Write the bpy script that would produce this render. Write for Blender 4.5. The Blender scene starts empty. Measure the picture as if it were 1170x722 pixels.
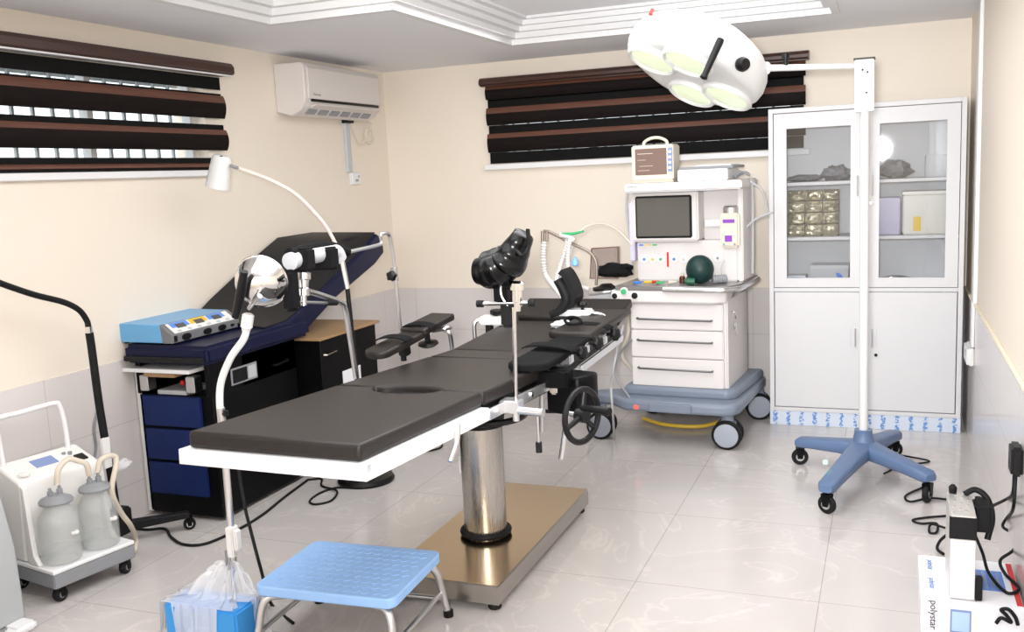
import bpy, bmesh, math, random
from mathutils import Vector, Matrix, noise
random.seed(7)
PI = math.pi
C = bpy.context.scene.collection
V = Vector

# ------------------------------------------------------------------ camera
F_PX, YAW, PITCH, ROLL = 1095.56, .377408, .144635, -.045922
CAM = V((0, 0, 1.55))
_cy, _sy = math.cos(YAW), math.sin(YAW)
_f = V((-_sy*math.cos(PITCH), _cy*math.cos(PITCH), -math.sin(PITCH)))
_r0 = V((_cy, _sy, 0)); _u0 = _r0.cross(_f)
_r = math.cos(ROLL)*_r0 + math.sin(ROLL)*_u0
_u = -math.sin(ROLL)*_r0 + math.cos(ROLL)*_u0
cd = bpy.data.cameras.new('camera'); cam = bpy.data.objects.new('camera', cd); C.objects.link(cam)
cd.sensor_width = 36; cd.lens = F_PX/1170*36; cd.clip_start = .05
cam.matrix_world = Matrix(((_r.x, _u.x, -_f.x, CAM.x), (_r.y, _u.y, -_f.y, CAM.y), (_r.z, _u.z, -_f.z, CAM.z), (0, 0, 0, 1)))
bpy.context.scene.camera = cam

def _at(px, py, ax, v):
    """point where the sight line of a photo pixel meets the real plane x, y or z = v"""
    d = _r*((px-585)/F_PX) - _u*((py-361)/F_PX) + _f
    return CAM + d*((v-CAM[ax])/d[ax])
def AX(px, py, v): return _at(px, py, 0, v)
def AY(px, py, v): return _at(px, py, 1, v)
def AZ(px, py, v=0.): return _at(px, py, 2, v)

# ------------------------------------------------------------------ materials
def mat(name, col, rough=.5, metal=0., spec=.5, coat=0., trans=0., alpha=1., emit=None, es=1., sheen=0., ior=1.45, bump=None):
    m = bpy.data.materials.new(name); m.use_nodes = True
    b = m.node_tree.nodes['Principled BSDF']
    b.inputs['Base Color'].default_value = (*col, 1); b.inputs['Roughness'].default_value = rough
    b.inputs['Metallic'].default_value = metal; b.inputs['Specular IOR Level'].default_value = spec
    b.inputs['Coat Weight'].default_value = coat; b.inputs['Transmission Weight'].default_value = trans
    b.inputs['Alpha'].default_value = alpha; b.inputs['IOR'].default_value = ior
    b.inputs['Sheen Weight'].default_value = sheen
    if emit: b.inputs['Emission Color'].default_value = (*emit, 1); b.inputs['Emission Strength'].default_value = es
    if bump:
        sc, st = bump; nt = m.node_tree
        tc = nt.nodes.new('ShaderNodeTexCoord'); n = nt.nodes.new('ShaderNodeTexNoise'); n.inputs['Scale'].default_value = sc
        n.inputs['Detail'].default_value = 4
        bp = nt.nodes.new('ShaderNodeBump'); bp.inputs['Strength'].default_value = st; bp.inputs['Distance'].default_value = .01
        nt.links.new(tc.outputs['Object'], n.inputs['Vector']); nt.links.new(n.outputs['Fac'], bp.inputs['Height']); nt.links.new(bp.outputs['Normal'], b.inputs['Normal'])
    return m

def nodes(m): return m.node_tree.nodes, m.node_tree.links, m.node_tree.nodes['Principled BSDF']
def ramp(n, pts):
    r = n.new('ShaderNodeValToRGB'); e = r.color_ramp.elements
    e[0].position = pts[0][0]; e[0].color = (*pts[0][1], 1); e[1].position = pts[1][0]; e[1].color = (*pts[1][1], 1)
    for p, c in pts[2:]: x = e.new(p); x.color = (*c, 1)
    return r
M = {}
M['wall'] = mat('cream_paint', (.85, .765, .66), .55, bump=(60, .05))
M['ceil'] = mat('ceiling_paint', (.86, .865, .90), .8)
M['mould'] = mat('white_moulding', (.78, .78, .785), .6)
def tile_mat(name, col, grout, w, h, off, map_xy, rough, veins):
    m = mat(name, col, rough); n, l, b = nodes(m)
    tc = n.new('ShaderNodeTexCoord'); sp = n.new('ShaderNodeSeparateXYZ'); cb = n.new('ShaderNodeCombineXYZ')
    l.new(tc.outputs['Object'], sp.inputs[0]); l.new(sp.outputs[map_xy[0]], cb.inputs[0]); l.new(sp.outputs[map_xy[1]], cb.inputs[1])
    mp = n.new('ShaderNodeMapping'); mp.inputs['Location'].default_value = (*off, 0); l.new(cb.outputs[0], mp.inputs[0])
    br = n.new('ShaderNodeTexBrick'); br.offset = 0; br.squash = 1
    br.inputs['Scale'].default_value = 1; br.inputs['Brick Width'].default_value = w; br.inputs['Row Height'].default_value = h
    br.inputs['Mortar Size'].default_value = .0022; br.inputs['Mortar Smooth'].default_value = .3
    br.inputs['Color1'].default_value = (*col, 1); br.inputs['Color2'].default_value = (*[c*.975 for c in col], 1); br.inputs['Mortar'].default_value = (*grout, 1)
    l.new(mp.outputs[0], br.inputs['Vector'])
    out = br.outputs['Color']
    if veins:
        ns = n.new('ShaderNodeTexNoise'); ns.inputs['Scale'].default_value = 1.7; ns.inputs['Detail'].default_value = 6; ns.inputs['Distortion'].default_value = 1.8
        l.new(tc.outputs['Object'], ns.inputs['Vector'])
        r = ramp(n, [(.485, (1, 1, 1)), (.5, (1.13, 1.12, 1.1)), (.515, (1, 1, 1)), (.75, (.95, .94, .93))]); l.new(ns.outputs['Fac'], r.inputs[0])
        mx = n.new('ShaderNodeMix'); mx.data_type = 'RGBA'; mx.blend_type = 'MULTIPLY'; mx.inputs[0].default_value = 1
        l.new(out, mx.inputs[6]); l.new(r.outputs[0], mx.inputs[7]); out = mx.outputs[2]
    l.new(out, b.inputs['Base Color'])
    return m
M['floor'] = tile_mat('polished_floor_tiles', (.56, .525, .51), (.38, .345, .32), .668, .745, (.217, -3.385+.745*5), (0, 1), .13, True)
M['dadoL'] = tile_mat('dado_tiles_side', (.70, .655, .64), (.55, .5, .48), .6, .3, (0, .12), (1, 2), .15, False)
M['dadoB'] = tile_mat('dado_tiles_back', (.70, .655, .64), (.55, .5, .48), .6, .3, (.2, .12), (0, 2), .15, False)
M['dadocap'] = mat('dado_cap', (.85, .76, .6), .4)
M['white'] = mat('white_enamel', (.83, .83, .84), .3)
M['cabwhite'] = mat('cabinet_powder_coat', (.67, .665, .68), .45)
M['cabin'] = mat('cabinet_inside', (.78, .79, .81), .5)
M['plwhite'] = mat('white_plastic', (.82, .81, .79), .35)
M['acwhite'] = mat('ac_plastic', (.72, .67, .64), .35)
M['cream'] = mat('beige_plastic', (.72, .66, .56), .45)
M['greypl'] = mat('grey_plastic', (.27, .28, .30), .5)
M['ltgrey'] = mat('light_grey_plastic', (.5, .51, .53), .45)
M['conduit'] = mat('conduit_grey', (.55, .57, .6), .5)
M['black'] = mat('black_plastic', (.006, .006, .007), .38, spec=.35)
M['blackm'] = mat('black_metal', (.0025, .0025, .003), .4, spec=.16)
M['rubber'] = mat('black_rubber', (.007, .007, .008), .6, spec=.3)
M['chrome'] = mat('chrome', (.78, .78, .78), .08, 1.)
M['satin'] = mat('satin_chrome', (.66, .66, .67), .28, 1.)
M['steelrail'] = mat('polished_rail', (.72, .73, .75), .25, .85)
M['blue'] = mat('light_blue_enamel', (.05, .34, .82), .4, bump=(90, .05))
M['tread'] = mat('blue_rubber_tread', (.34, .58, .98), .5)
M['navy'] = mat('navy_vinyl', (.004, .0065, .035), .4, spec=.3, bump=(220, .08))
M['navydr'] = mat('navy_drawer', (.008, .02, .10), .4, spec=.25)
M['padblack'] = mat('black_vinyl_pad', (.018, .0145, .013), .42, spec=.35, bump=(300, .12))
M['leather'] = mat('black_leather', (.002, .002, .0025), .24, spec=.32)
M['darkback'] = mat('charcoal_vinyl', (.010, .010, .012), .42, spec=.35, bump=(260, .1))
M['fabric'] = mat('black_fabric', (.006, .006, .007), .9, spec=.2)
M['machine'] = mat('machine_white', (.70, .665, .655), .45)
M['machgrey'] = mat('machine_blue_grey', (.20, .235, .30), .45)
M['wheelgrey'] = mat('wheel_grey', (.33, .36, .42), .5)
M['screen'] = mat('dark_screen', (.10, .095, .085), .2)
M['screen2'] = mat('monitor_screen', (.20, .13, .11), .15)
M['lcdblue'] = mat('lcd_blue', (.22, .30, .55), .2)
M['lampblue'] = mat('slate_blue_base', (.11, .17, .30), .4)
M['lampwhite'] = mat('lamp_white', (.70, .70, .695), .28)
M['paper'] = mat('white_paper', (.86, .86, .9), .6)
M['print'] = mat('dark_print', (.05, .04, .07), .6)
M['printblue'] = mat('blue_print', (.12, .27, .72), .6)
M['printred'] = mat('red_print', (.6, .05, .05), .6)
M['wood'] = mat('tan_wood', (.36, .22, .11), .45)
M['green'] = mat('green_plastic', (.05, .42, .16), .4)
M['yellow'] = mat('yellow_plastic', (.75, .5, .05), .5)
M['red'] = mat('red_plastic', (.6, .03, .02), .4)
M['purple'] = mat('purple_plastic', (.25, .06, .45), .4)
M['bluepl'] = mat('blue_plastic', (.05, .2, .7), .4)
M['bag'] = mat('dark_green_rubber', (.004, .030, .028), .45)
M['foil'] = mat('foil_pouch', (.62, .58, .44), .18, .8, bump=(45, .9))
M['dustgrey'] = mat('grey_wrap', (.22, .23, .25), .5, bump=(30, .5))
M['tube'] = mat('clear_tubing', (.78, .70, .58), .25, alpha=.75)
M['corr'] = mat('white_corrugated_tubing', (.86, .84, .82), .35, alpha=.85)
M['mesh'] = mat('grey_mesh_net', (.30, .22, .20), .6, alpha=.45)
M['paintgrey'] = mat('grey_painted_steel', (.42, .44, .45), .5)
M['silver'] = mat('silver_aluminium', (.68, .66, .64), .3, .6)

def glass_mat(name, tint, a, rough=.02):
    m = bpy.data.materials.new(name); m.use_nodes = True; n = m.node_tree.nodes; l = m.node_tree.links; n.clear()
    o = n.new('ShaderNodeOutputMaterial'); t = n.new('ShaderNodeBsdfTransparent'); t.inputs[0].default_value = (*tint, 1)
    g = n.new('ShaderNodeBsdfGlossy'); g.inputs['Roughness'].default_value = rough; fr0 = n.new('ShaderNodeLayerWeight'); fr0.inputs[0].default_value = .5; fr = n.new('ShaderNodeMath'); fr.operation = 'POWER'; fr.inputs[1].default_value = 5; l.new(fr0.outputs['Facing'], fr.inputs[0])
    ma = n.new('ShaderNodeMath'); ma.operation = 'ADD'; ma.inputs[1].default_value = a; ma.use_clamp = True
    mx = n.new('ShaderNodeMixShader'); l.new(fr.outputs[0], ma.inputs[0]); l.new(ma.outputs[0], mx.inputs[0]); l.new(t.outputs[0], mx.inputs[1]); l.new(g.outputs[0], mx.inputs[2]); l.new(mx.outputs[0], o.inputs[0])
    return m
M['glass'] = glass_mat('window_glass', (.95, .97, .97), .03)
M['cabglass'] = glass_mat('cabinet_glass', (.93, .94, .95), .045)
M['jar'] = mat('frosted_jar_glass', (.72, .75, .74), .15, alpha=.22, coat=.6)
M['film'] = mat('clear_plastic_film', (.95, .95, .97), .15, alpha=.48, coat=.5, bump=(25, .8))

def steel():
    m = mat('brushed_steel', (.50, .47, .43), .3, 1.); n, l, b = nodes(m)
    tc = n.new('ShaderNodeTexCoord'); mp = n.new('ShaderNodeMapping'); mp.inputs['Scale'].default_value = (2, 160, 2)
    ns = n.new('ShaderNodeTexNoise'); ns.inputs['Scale'].default_value = 3; ns.inputs['Detail'].default_value = 3
    l.new(tc.outputs['Object'], mp.inputs[0]); l.new(mp.outputs[0], ns.inputs['Vector'])
    mr = n.new('ShaderNodeMapRange'); mr.inputs[3].default_value = .24; mr.inputs[4].default_value = .3
    l.new(ns.outputs['Fac'], mr.inputs[0]); l.new(mr.outputs[0], b.inputs['Roughness'])
    return m
M['steel'] = steel()
M['steelplain'] = mat('satin_steel', (.46, .43, .40), .3, 1.)
M['darkmetal'] = mat('dark_grey_metal', (.16, .16, .165), .35, .7)
M['baseplate'] = mat('steel_warm_reflection', (.46, .36, .25), .2, 1.)  # plain steel; the warm reflection on its top is put into the colour
def blind_mat():
    m = mat('brown_blind_fabric', (.14, .05, .028), .45); n, l, b = nodes(m)
    tc = n.new('ShaderNodeTexCoord'); mp = n.new('ShaderNodeMapping'); mp.inputs['Scale'].default_value = (1, 1, 60)
    ns = n.new('ShaderNodeTexNoise'); ns.inputs['Scale'].default_value = 6; l.new(tc.outputs['Object'], mp.inputs[0]); l.new(mp.outputs[0], ns.inputs['Vector'])
    r = ramp(n, [(.3, (.095, .036, .023)), (.7, (.155, .062, .038))]); l.new(ns.outputs['Fac'], r.inputs[0]); l.new(r.outputs[0], b.inputs['Base Color'])
    return m
M['brown'] = blind_mat()
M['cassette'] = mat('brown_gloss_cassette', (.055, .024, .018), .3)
M['brown_shade'] = mat('shaded_brown_fabric', (.006, .003, .0025), .7, spec=.2)  # dark copy of the vane brown, shade below the crest put into colour
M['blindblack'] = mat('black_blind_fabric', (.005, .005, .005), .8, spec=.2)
def film_print():
    m = mat('printed_protective_film', (.62, .68, .78), .3); n, l, b = nodes(m)
    tc = n.new('ShaderNodeTexCoord'); mp = n.new('ShaderNodeMapping'); mp.inputs['Scale'].default_value = (13, 1, 1)
    w = n.new('ShaderNodeTexWave'); w.inputs['Scale'].default_value = .32; w.inputs['Distortion'].default_value = 0
    l.new(tc.outputs['Object'], mp.inputs[0]); l.new(mp.outputs[0], w.inputs['Vector'])
    ns = n.new('ShaderNodeTexNoise'); ns.inputs['Scale'].default_value = 70; l.new(tc.outputs['Object'], ns.inputs['Vector'])
    mu = n.new('ShaderNodeMath'); mu.operation = 'MULTIPLY'; l.new(w.outputs['Fac'], mu.inputs[0]); l.new(ns.outputs['Fac'], mu.inputs[1])
    r = ramp(n, [(.40, (.62, .68, .78)), (.50, (.12, .27, .60))]); l.new(mu.outputs[0], r.inputs[0]); l.new(r.outputs[0], b.inputs['Base Color'])
    return m
M['printfilm'] = film_print()
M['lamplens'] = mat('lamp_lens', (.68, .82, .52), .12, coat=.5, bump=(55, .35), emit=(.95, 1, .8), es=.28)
M['led'] = mat('green_led', (.1, .9, .4), .3, emit=(.1, 1, .4), es=2)
M['ledred'] = mat('red_led', (.9, .05, .05), .3, emit=(1, .05, .03), es=2)
M['tube_light'] = mat('fluorescent_diffuser', (1, 1, 1), .4, emit=(1, .98, .95), es=6)

# ------------------------------------------------------------------ mesh helpers
def wm(o):
    m = Matrix.LocRotScale(o.location, o.rotation_euler, o.scale)
    return wm(o.parent) @ m if o.parent else m
def catmull(pts, k=8):
    pts = [V(p) for p in pts]
    if len(pts) < 3: return pts
    out = []
    P_ = [2*pts[0]-pts[1]] + pts + [2*pts[-1]-pts[-2]]
    for i in range(1, len(P_)-2):
        a, b, c, d = P_[i-1:i+3]
        for j in range(k):
            t = j/k
            out.append(.5*((2*b)+(c-a)*t+(2*a-5*b+4*c-d)*t*t+(3*b-a-3*c+d)*t**3))
    out.append(pts[-1]); return out
class G:
    def __init__(s, T=None): s.bm = bmesh.new(); s.T = T or Matrix.Identity(4)
    def _v(s, p): return s.bm.verts.new(s.T @ V(p))
    def face(s, vs):
        try: return s.bm.faces.new(vs)
        except ValueError: return None
    def box(s, x0, x1, y0, y1, z0, z1, R=None, bev=0, top=None):
        """axis box; R: matrix applied first; top=(sx,sy) scales the top face"""
        cx, cy = (x0+x1)/2, (y0+y1)/2
        v = []
        for z in (z0, z1):
            k = top if (top and z == z1) else (1, 1)
            for x, y in ((x0, y0), (x1, y0), (x1, y1), (x0, y1)):
                p = V((cx+(x-cx)*k[0], cy+(y-cy)*k[1], z))
                v.append(s._v(R @ p if R else p))
        fs = [s.face([v[i] for i in f]) for f in ((0, 3, 2, 1), (4, 5, 6, 7), (0, 1, 5, 4), (1, 2, 6, 5), (2, 3, 7, 6), (3, 0, 4, 7))]
        if bev:
            es = list({e for f in fs for e in f.edges})
            bmesh.ops.bevel(s.bm, geom=es, offset=bev, segments=3, affect='EDGES', clamp_overlap=True)
        return s
    def ring(s, c, a, b, n): return [s._v(c + a*math.cos(2*PI*i/n) + b*math.sin(2*PI*i/n)) for i in range(n)]
    def loft(s, rings, cap=True, closed=False):
        n = len(rings[0])
        for i in range(len(rings)-1 + (1 if closed else 0)):
            A, B = rings[i], rings[(i+1) % len(rings)]
            for j in range(n): s.face([A[j], A[(j+1) % n], B[(j+1) % n], B[j]])
        if cap and not closed: s.face(list(reversed(rings[0]))); s.face(rings[-1])
    def cyl(s, p0, p1, r0, r1=None, n=20):
        p0, p1 = V(p0), V(p1); r1 = r0 if r1 is None else r1
        d = (p1-p0).normalized(); a = d.orthogonal().normalized(); b = d.cross(a)
        s.loft([s.ring(p0, a*r0, b*r0, n), s.ring(p1, a*r1, b*r1, n)]); return s
    def tube(s, pts, r, n=10, k=8, smooth=True, wave=None):
        P_ = catmull(pts, k) if smooth else [V(p) for p in pts]
        rings = []; a = None
        for i, p in enumerate(P_):
            d = (P_[min(i+1, len(P_)-1)] - P_[max(i-1, 0)])
            if d.length < 1e-9: continue
            d.normalize()
            a = (a - d*a.dot(d)) if a is not None else d.orthogonal()
            if a.length < 1e-6: a = d.orthogonal()
            a.normalize(); b = d.cross(a)
            rr = r(i/(len(P_)-1)) if callable(r) else r
            if wave: rr *= 1 + wave*(1 if i % 2 else -1)
            rings.append(s.ring(p, a*rr, b*rr, n))
        s.loft(rings); return s
    def lathe(s, prof, o=(0, 0, 0), ax=(0, 0, 1), n=32, cap=True, up=None, sc=(1, 1)):
        o = V(o); ax = V(ax).normalized(); a = (V(up)-ax*V(up).dot(ax)).normalized() if up else ax.orthogonal().normalized(); b = ax.cross(a)
        s.loft([s.ring(o+ax*z, a*max(r, 1e-4)*sc[0], b*max(r, 1e-4)*sc[1], n) for r, z in prof], cap); return s
    def prism(s, poly, z0, z1, R=None):
        R = R or Matrix.Identity(4)
        A = [s._v(R @ V((x, y, z0))) for x, y in poly]; B = [s._v(R @ V((x, y, z1))) for x, y in poly]
        s.loft([A, B]); return s
    def ball(s, c, r, n=20, sc=(1, 1, 1)):
        c = V(c); rings = []
        for i in range(1, n//2):
            t = PI*i/(n//2); rings.append([s._v(c+V((r*sc[0]*math.sin(t)*math.cos(2*PI*j/n), r*sc[1]*math.sin(t)*math.sin(2*PI*j/n), -r*sc[2]*math.cos(t)))) for j in range(n)])
        s.loft(rings); return s
    def torus(s, c, R, r, ax=(0, 0, 1), n=36, m=10, arc=None):
        c = V(c); ax = V(ax).normalized(); a = ax.orthogonal().normalized(); b = ax.cross(a)
        k = n if arc is None else n+1; rings = []
        for i in range(k):
            t = 2*PI*i/n if arc is None else arc[0]+(arc[1]-arc[0])*i/n
            d = a*math.cos(t)+b*math.sin(t); rings.append(s.ring(c+d*R, d*r, ax*r, m))
        s.loft(rings, closed=arc is None); return s
    def grid(s, fn, nu, nv, thick=0, closed_u=False):
        P_ = [[V(fn(i/nu, j/nv)) for j in range(nv+1)] for i in range(nu+1)]
        vs = [[s._v(p) for p in row] for row in P_]
        for i in range(nu):
            for j in range(nv): s.face([vs[i][j], vs[i+1][j], vs[i+1][j+1], vs[i][j+1]])
        return s
    def build(s, name, m, parent=None, bevel=0, solid=0, sub=0, seg=2, ang=35, flip=False):
        bm = s.bm
        bmesh.ops.recalc_face_normals(bm, faces=bm.faces)
        if parent:
            bm.transform(wm(parent).inverted())
        me = bpy.data.meshes.new(name); bm.to_mesh(me); bm.free()
        me.materials.append(M[m] if isinstance(m, str) else m)
        me.polygons.foreach_set('use_smooth', [True]*len(me.polygons)); me.set_sharp_from_angle(angle=math.radians(ang))
        o = bpy.data.objects.new(name, me); C.objects.link(o)
        if parent: o.parent = parent
        if solid: d = o.modifiers.new('solid', 'SOLIDIFY'); d.thickness = solid; d.offset = 0
        if sub: d = o.modifiers.new('sub', 'SUBSURF'); d.levels = sub; d.render_levels = sub
        if bevel: d = o.modifiers.new('bevel', 'BEVEL'); d.width = bevel; d.segments = seg; d.limit_method = 'ANGLE'; d.angle_limit = math.radians(40)
        return o
def thing(name, label, cat, loc=(0, 0, 0), rz=0, group=None):
    o = bpy.data.objects.new(name, None); C.objects.link(o); o.location = loc; o.rotation_euler = (0, 0, rz); o.empty_display_size = .05
    o['label'] = label; o['category'] = cat
    if group: o['group'] = group
    return o
def tag(o, label, cat, group=None):
    o['label'] = label; o['category'] = cat
    if group: o['group'] = group
    return o
def struct(o): o['kind'] = 'structure'; return o
def copy_tree(o, parent=None):
    c = o.copy(); C.objects.link(c)
    if parent: c.parent = parent
    for ch in [x for x in C.objects if x.parent == o]: copy_tree(ch, c)
    return c
def single(g, name, m, loc, label, cat, group=None, **kw):
    """a thing that is one mesh, with its origin at loc"""
    e = Matrix.Translation(V(loc)); g.bm.transform(e.inverted())
    o = g.build(name, m, None, **kw); o.location = loc; return tag(o, label, cat, group)
def text(s_, size, R, name, m, parent, depth=.0006, align='CENTER', sx=1):
    cu = bpy.data.curves.new(name, 'FONT'); cu.body = s_; cu.size = size; cu.align_x = align; cu.align_y = 'CENTER'; cu.extrude = depth
    t = bpy.data.objects.new(name, cu); C.objects.link(t)
    me = bpy.data.meshes.new_from_object(t); C.objects.unlink(t); bpy.data.objects.remove(t)
    me.transform(Matrix.Diagonal((sx, 1, 1, 1)))
    me.transform(wm(parent).inverted() @ R if parent else R); me.materials.append(M[m])
    o = bpy.data.objects.new(name, me); C.objects.link(o); o.parent = parent; return o
def frame(o, x, y, z=None):
    """matrix with origin o and axes x, y"""
    x = V(x).normalized(); y = V(y); y = (y-x*y.dot(x)).normalized(); z = x.cross(y)
    return Matrix(((x.x, y.x, z.x, o[0]), (x.y, y.y, z.y, o[1]), (x.z, y.z, z.z, o[2]), (0, 0, 0, 1)))
def rot(axis, a): return Matrix.Rotation(a, 4, axis)
def tr(x, y, z): return Matrix.Translation((x, y, z))

# ------------------------------------------------------------------ the room
XL, XR, YB, YF, ZC = -3.36, .43, 6.2, -1.1, 2.32
struct(G().box(XL-.2, XR+.2, YF-.2, YB+.2, -.1, 0).build('floor', 'floor'))
ZR = 2.44
PL = [(-2.75, .6), (-2.75, 3.98), (-2.1, 3.98), (-2.1, 5.44), (-.25, 5.44), (-.25, .6)]
g = G(); e = .2
for a in ((XL-e, -2.75, YF-e, YB+e), (-2.75, -2.1, 3.98, YB+e), (-2.1, -.25, 5.44, YB+e), (-.25, XR+e, YF-e, YB+e), (-2.75, -.25, YF-e, .6)):
    g.box(*a, ZC, ZC+.16)
g.box(-2.75, -.25, .6, 5.44, ZR, ZR+.04)
struct(g.build('ceiling', 'ceil'))
# stepped moulding round the ceiling recess
def offs(poly, d):
    n = len(poly); out = []
    for i in range(n):
        p0, p1, p2 = V((*poly[i-1], 0)), V((*poly[i], 0)), V((*poly[(i+1) % n], 0))
        a = (p1-p0).normalized(); b = (p2-p1).normalized(); na = V((a.y, -a.x, 0)); nb = V((b.y, -b.x, 0))
        out.append(p1 + na*d + nb*d if abs(a.dot(b)) < .5 else p1+na*d)
    return out
g = G(); prof = [(-.005, ZC+.02), (-.005, ZC-.012), (.035, ZC-.012), (.035, ZC+.018), (.075, ZC+.018), (.075, ZC+.05), (.115, ZC+.05), (.115, ZC+.078), (.15, ZC+.078), (.15, ZC+.105), (.19, ZC+.105), (.19, ZR+.001)]
rg = [[g._v((p.x, p.y, z)) for p in offs(PL, d)] for d, z in prof]
g.loft(rg, cap=False); struct(g.build('trim_1', 'mould', ang=20))

def wall_with_hole(name, plane, lo, hi, hole, thick, m):
    """plane 'x' or 'y': (axis value, sign of outward)"""
    ax, v, s_ = plane; a0, a1 = lo, hi; h0, h1, z0, z1 = hole
    g = G(); t0, t1 = sorted((v, v+s_*thick))
    for (p, q, r, t) in ((a0, h0, 0, ZC+.02), (h1, a1, 0, ZC+.02), (h0, h1, 0, z0), (h0, h1, z1, ZC+.02)):
        if ax == 'x': g.box(t0, t1, p, q, r, t)
        else: g.box(p, q, t0, t1, r, t)
    return struct(g.build(name, m))
wall_with_hole('wall_left', ('x', XL, -1), YF, YB, (2.1, 4.22, 1.67, 2.14), .2, 'wall')
wall_with_hole('wall_back', ('y', YB, 1), XL-.2, XR+.2, (-2.5, -.52, 1.67, 2.14), .2, 'wall')
struct(G().box(XR, XR+.2, YF, YB, 0, ZC+.02).build('wall_right', 'wall'))
wall_with_hole('wall_front', ('y', YF, -1), XL-.2, XR+.2, (-3.1, -1.5, .85, 2.1), .2, 'wall')
# dado tiling
g = G().box(XL, XL+.008, YF, YB, 0, .778).build('trim_2', 'dadoL'); struct(g)
g = G().box(XL, XR, YB-.008, YB, 0, .778).build('trim_3', 'dadoB'); struct(g)
g = G().box(XR-.008, XR, YF, YB, 0, .778).build('trim_4', 'dadoL'); struct(g)
struct(G().box(XR-.016, XR, YF, YB, .778, .79).build('trim_5', 'dadocap', bevel=.003))

def window(name, ax, v, s_, a0, a1, z0, z1, bars, mull, step=.11):
    """ax wall axis; frame part named frame, pane children"""
    r = bpy.data.objects.new(name, None); C.objects.link(r); r['kind'] = 'structure'
    r.location = (v, (a0+a1)/2, z0) if ax == 'x' else ((a0+a1)/2, v, z0)
    def bx(g, a, b, p, q, d0, d1):
        t0, t1 = sorted((v+s_*d0, v+s_*d1))
        if ax == 'x': g.box(t0, t1, a, b, p, q)
        else: g.box(a, b, t0, t1, p, q)
    g = G(); f = .035
    bx(g, a0, a1, z0, z0+f, .07, .12); bx(g, a0, a1, z1-f, z1, .07, .12)
    ms = [a0+f/2] + mull + [a1-f/2]
    for m_ in ms: bx(g, m_-f/2, m_+f/2, z0+f, z1-f, .07, .12)
    g.build('window_frame', 'white', r)
    for i in range(len(ms)-1):
        g = G(); bx(g, ms[i]+f/2, ms[i+1]-f/2, z0+f, z1-f, .093, .098); g.build('pane', 'glass', r)
    if bars:
        g = G(); a = a0+.05
        while a < a1: bx(g, a, a+.014, z0, z1, .15, .164); a += step
        for z in (z0+.12, (z0+z1)/2+.05, z1-.05): bx(g, a0, a1, z, z+.016, .164, .17)
        g.build('burglar_bars', 'paintgrey', r)
    return r
window('window_1', 'x', XL, -1, 2.1, 4.22, 1.67, 2.14, True, [2.8, 3.5])
window('window_2', 'y', YB, 1, -2.5, -.52, 1.67, 2.14, True, [-1.84, -1.18])
window('window_3', 'y', YF, -1, -3.1, -1.5, .85, 2.1, False, [-2.3])
# sills
struct(G().box(XL, XL+.03, 2.0, 4.28, 1.622, 1.655).build('trim_6', 'white', bevel=.004))
struct(G().box(-2.59, -.45, YB-.05, YB, 1.598, 1.635).build('trim_7', 'white', bevel=.004))

# ------------------------------------------------------------------ blinds (layered vane roller blinds)
def blind(name, label, P, a0, a1, cas, vanes, black):
    """P(a, d, z): a along wall, d out of wall"""
    r = thing(name, label, 'blind', P((a0+a1)/2, 0, 1.65)); 
    def sweep(prof, b0, b1):
        g = G(); g.loft([[g._v(P(a, d, z)) for d, z in prof] for a in (b0, b1)]); return g
    z0, z1 = cas
    pr = [(.0, z0), (.085, z0), (.1, z0+.01), (.1, z1-.025), (.085, z1-.006), (.06, z1), (0, z1)]
    c = sweep(pr, a0, a1).build('cassette', 'cassette', r, bevel=.002)
    sweep([(.075, z0-.006), (.092, z0-.006), (.092, z0+.001), (.075, z0+.001)], a0+.01, a1-.01).build('cassette_lip', 'white' if black[0][1] > 2.07 else 'cassette', c)
    for (t, m_, b) in vanes:   # t top, b bottom; bulging vane whose crest is at m_
        n = 12; pts = []
        for i in range(n+1):
            u = i/n; z = t+(b-t)*u
            pts.append((.028+.016*math.sin(PI*min(1, u*1.02))**.8 if 0 < u < 1 else .028, z))
        k = max(1, int(n*(t-m_)/(t-b)))
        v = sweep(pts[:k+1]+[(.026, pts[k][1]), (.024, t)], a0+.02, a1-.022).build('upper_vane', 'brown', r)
        sweep(pts[k:]+[(.024, b), (.026, pts[k][1])], a0+.02, a1-.022).build('lower_vane', 'brown_shade', r)  # same vane below its crest, with the underside shade painted in
    for (t, b) in black:
        sweep([(.020, t), (.024, t), (.024, b), (.020, b)], a0+.03, a1-.034).build('back_band', 'blindblack', r)
    return r
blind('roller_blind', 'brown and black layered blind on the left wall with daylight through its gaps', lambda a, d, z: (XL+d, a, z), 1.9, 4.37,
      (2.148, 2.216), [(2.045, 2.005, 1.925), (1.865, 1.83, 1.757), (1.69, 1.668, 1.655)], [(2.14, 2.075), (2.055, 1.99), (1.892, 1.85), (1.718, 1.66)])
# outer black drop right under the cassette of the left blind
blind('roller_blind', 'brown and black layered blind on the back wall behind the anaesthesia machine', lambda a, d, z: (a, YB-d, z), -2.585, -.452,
      (2.16, 2.214), [(2.158, 2.135, 2.07), (2.015, 1.975, 1.898), (1.842, 1.80, 1.715)], [(2.15, 2.062), (2.069, 1.99), (1.8962, 1.83), (1.7142, 1.64)])

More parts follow.
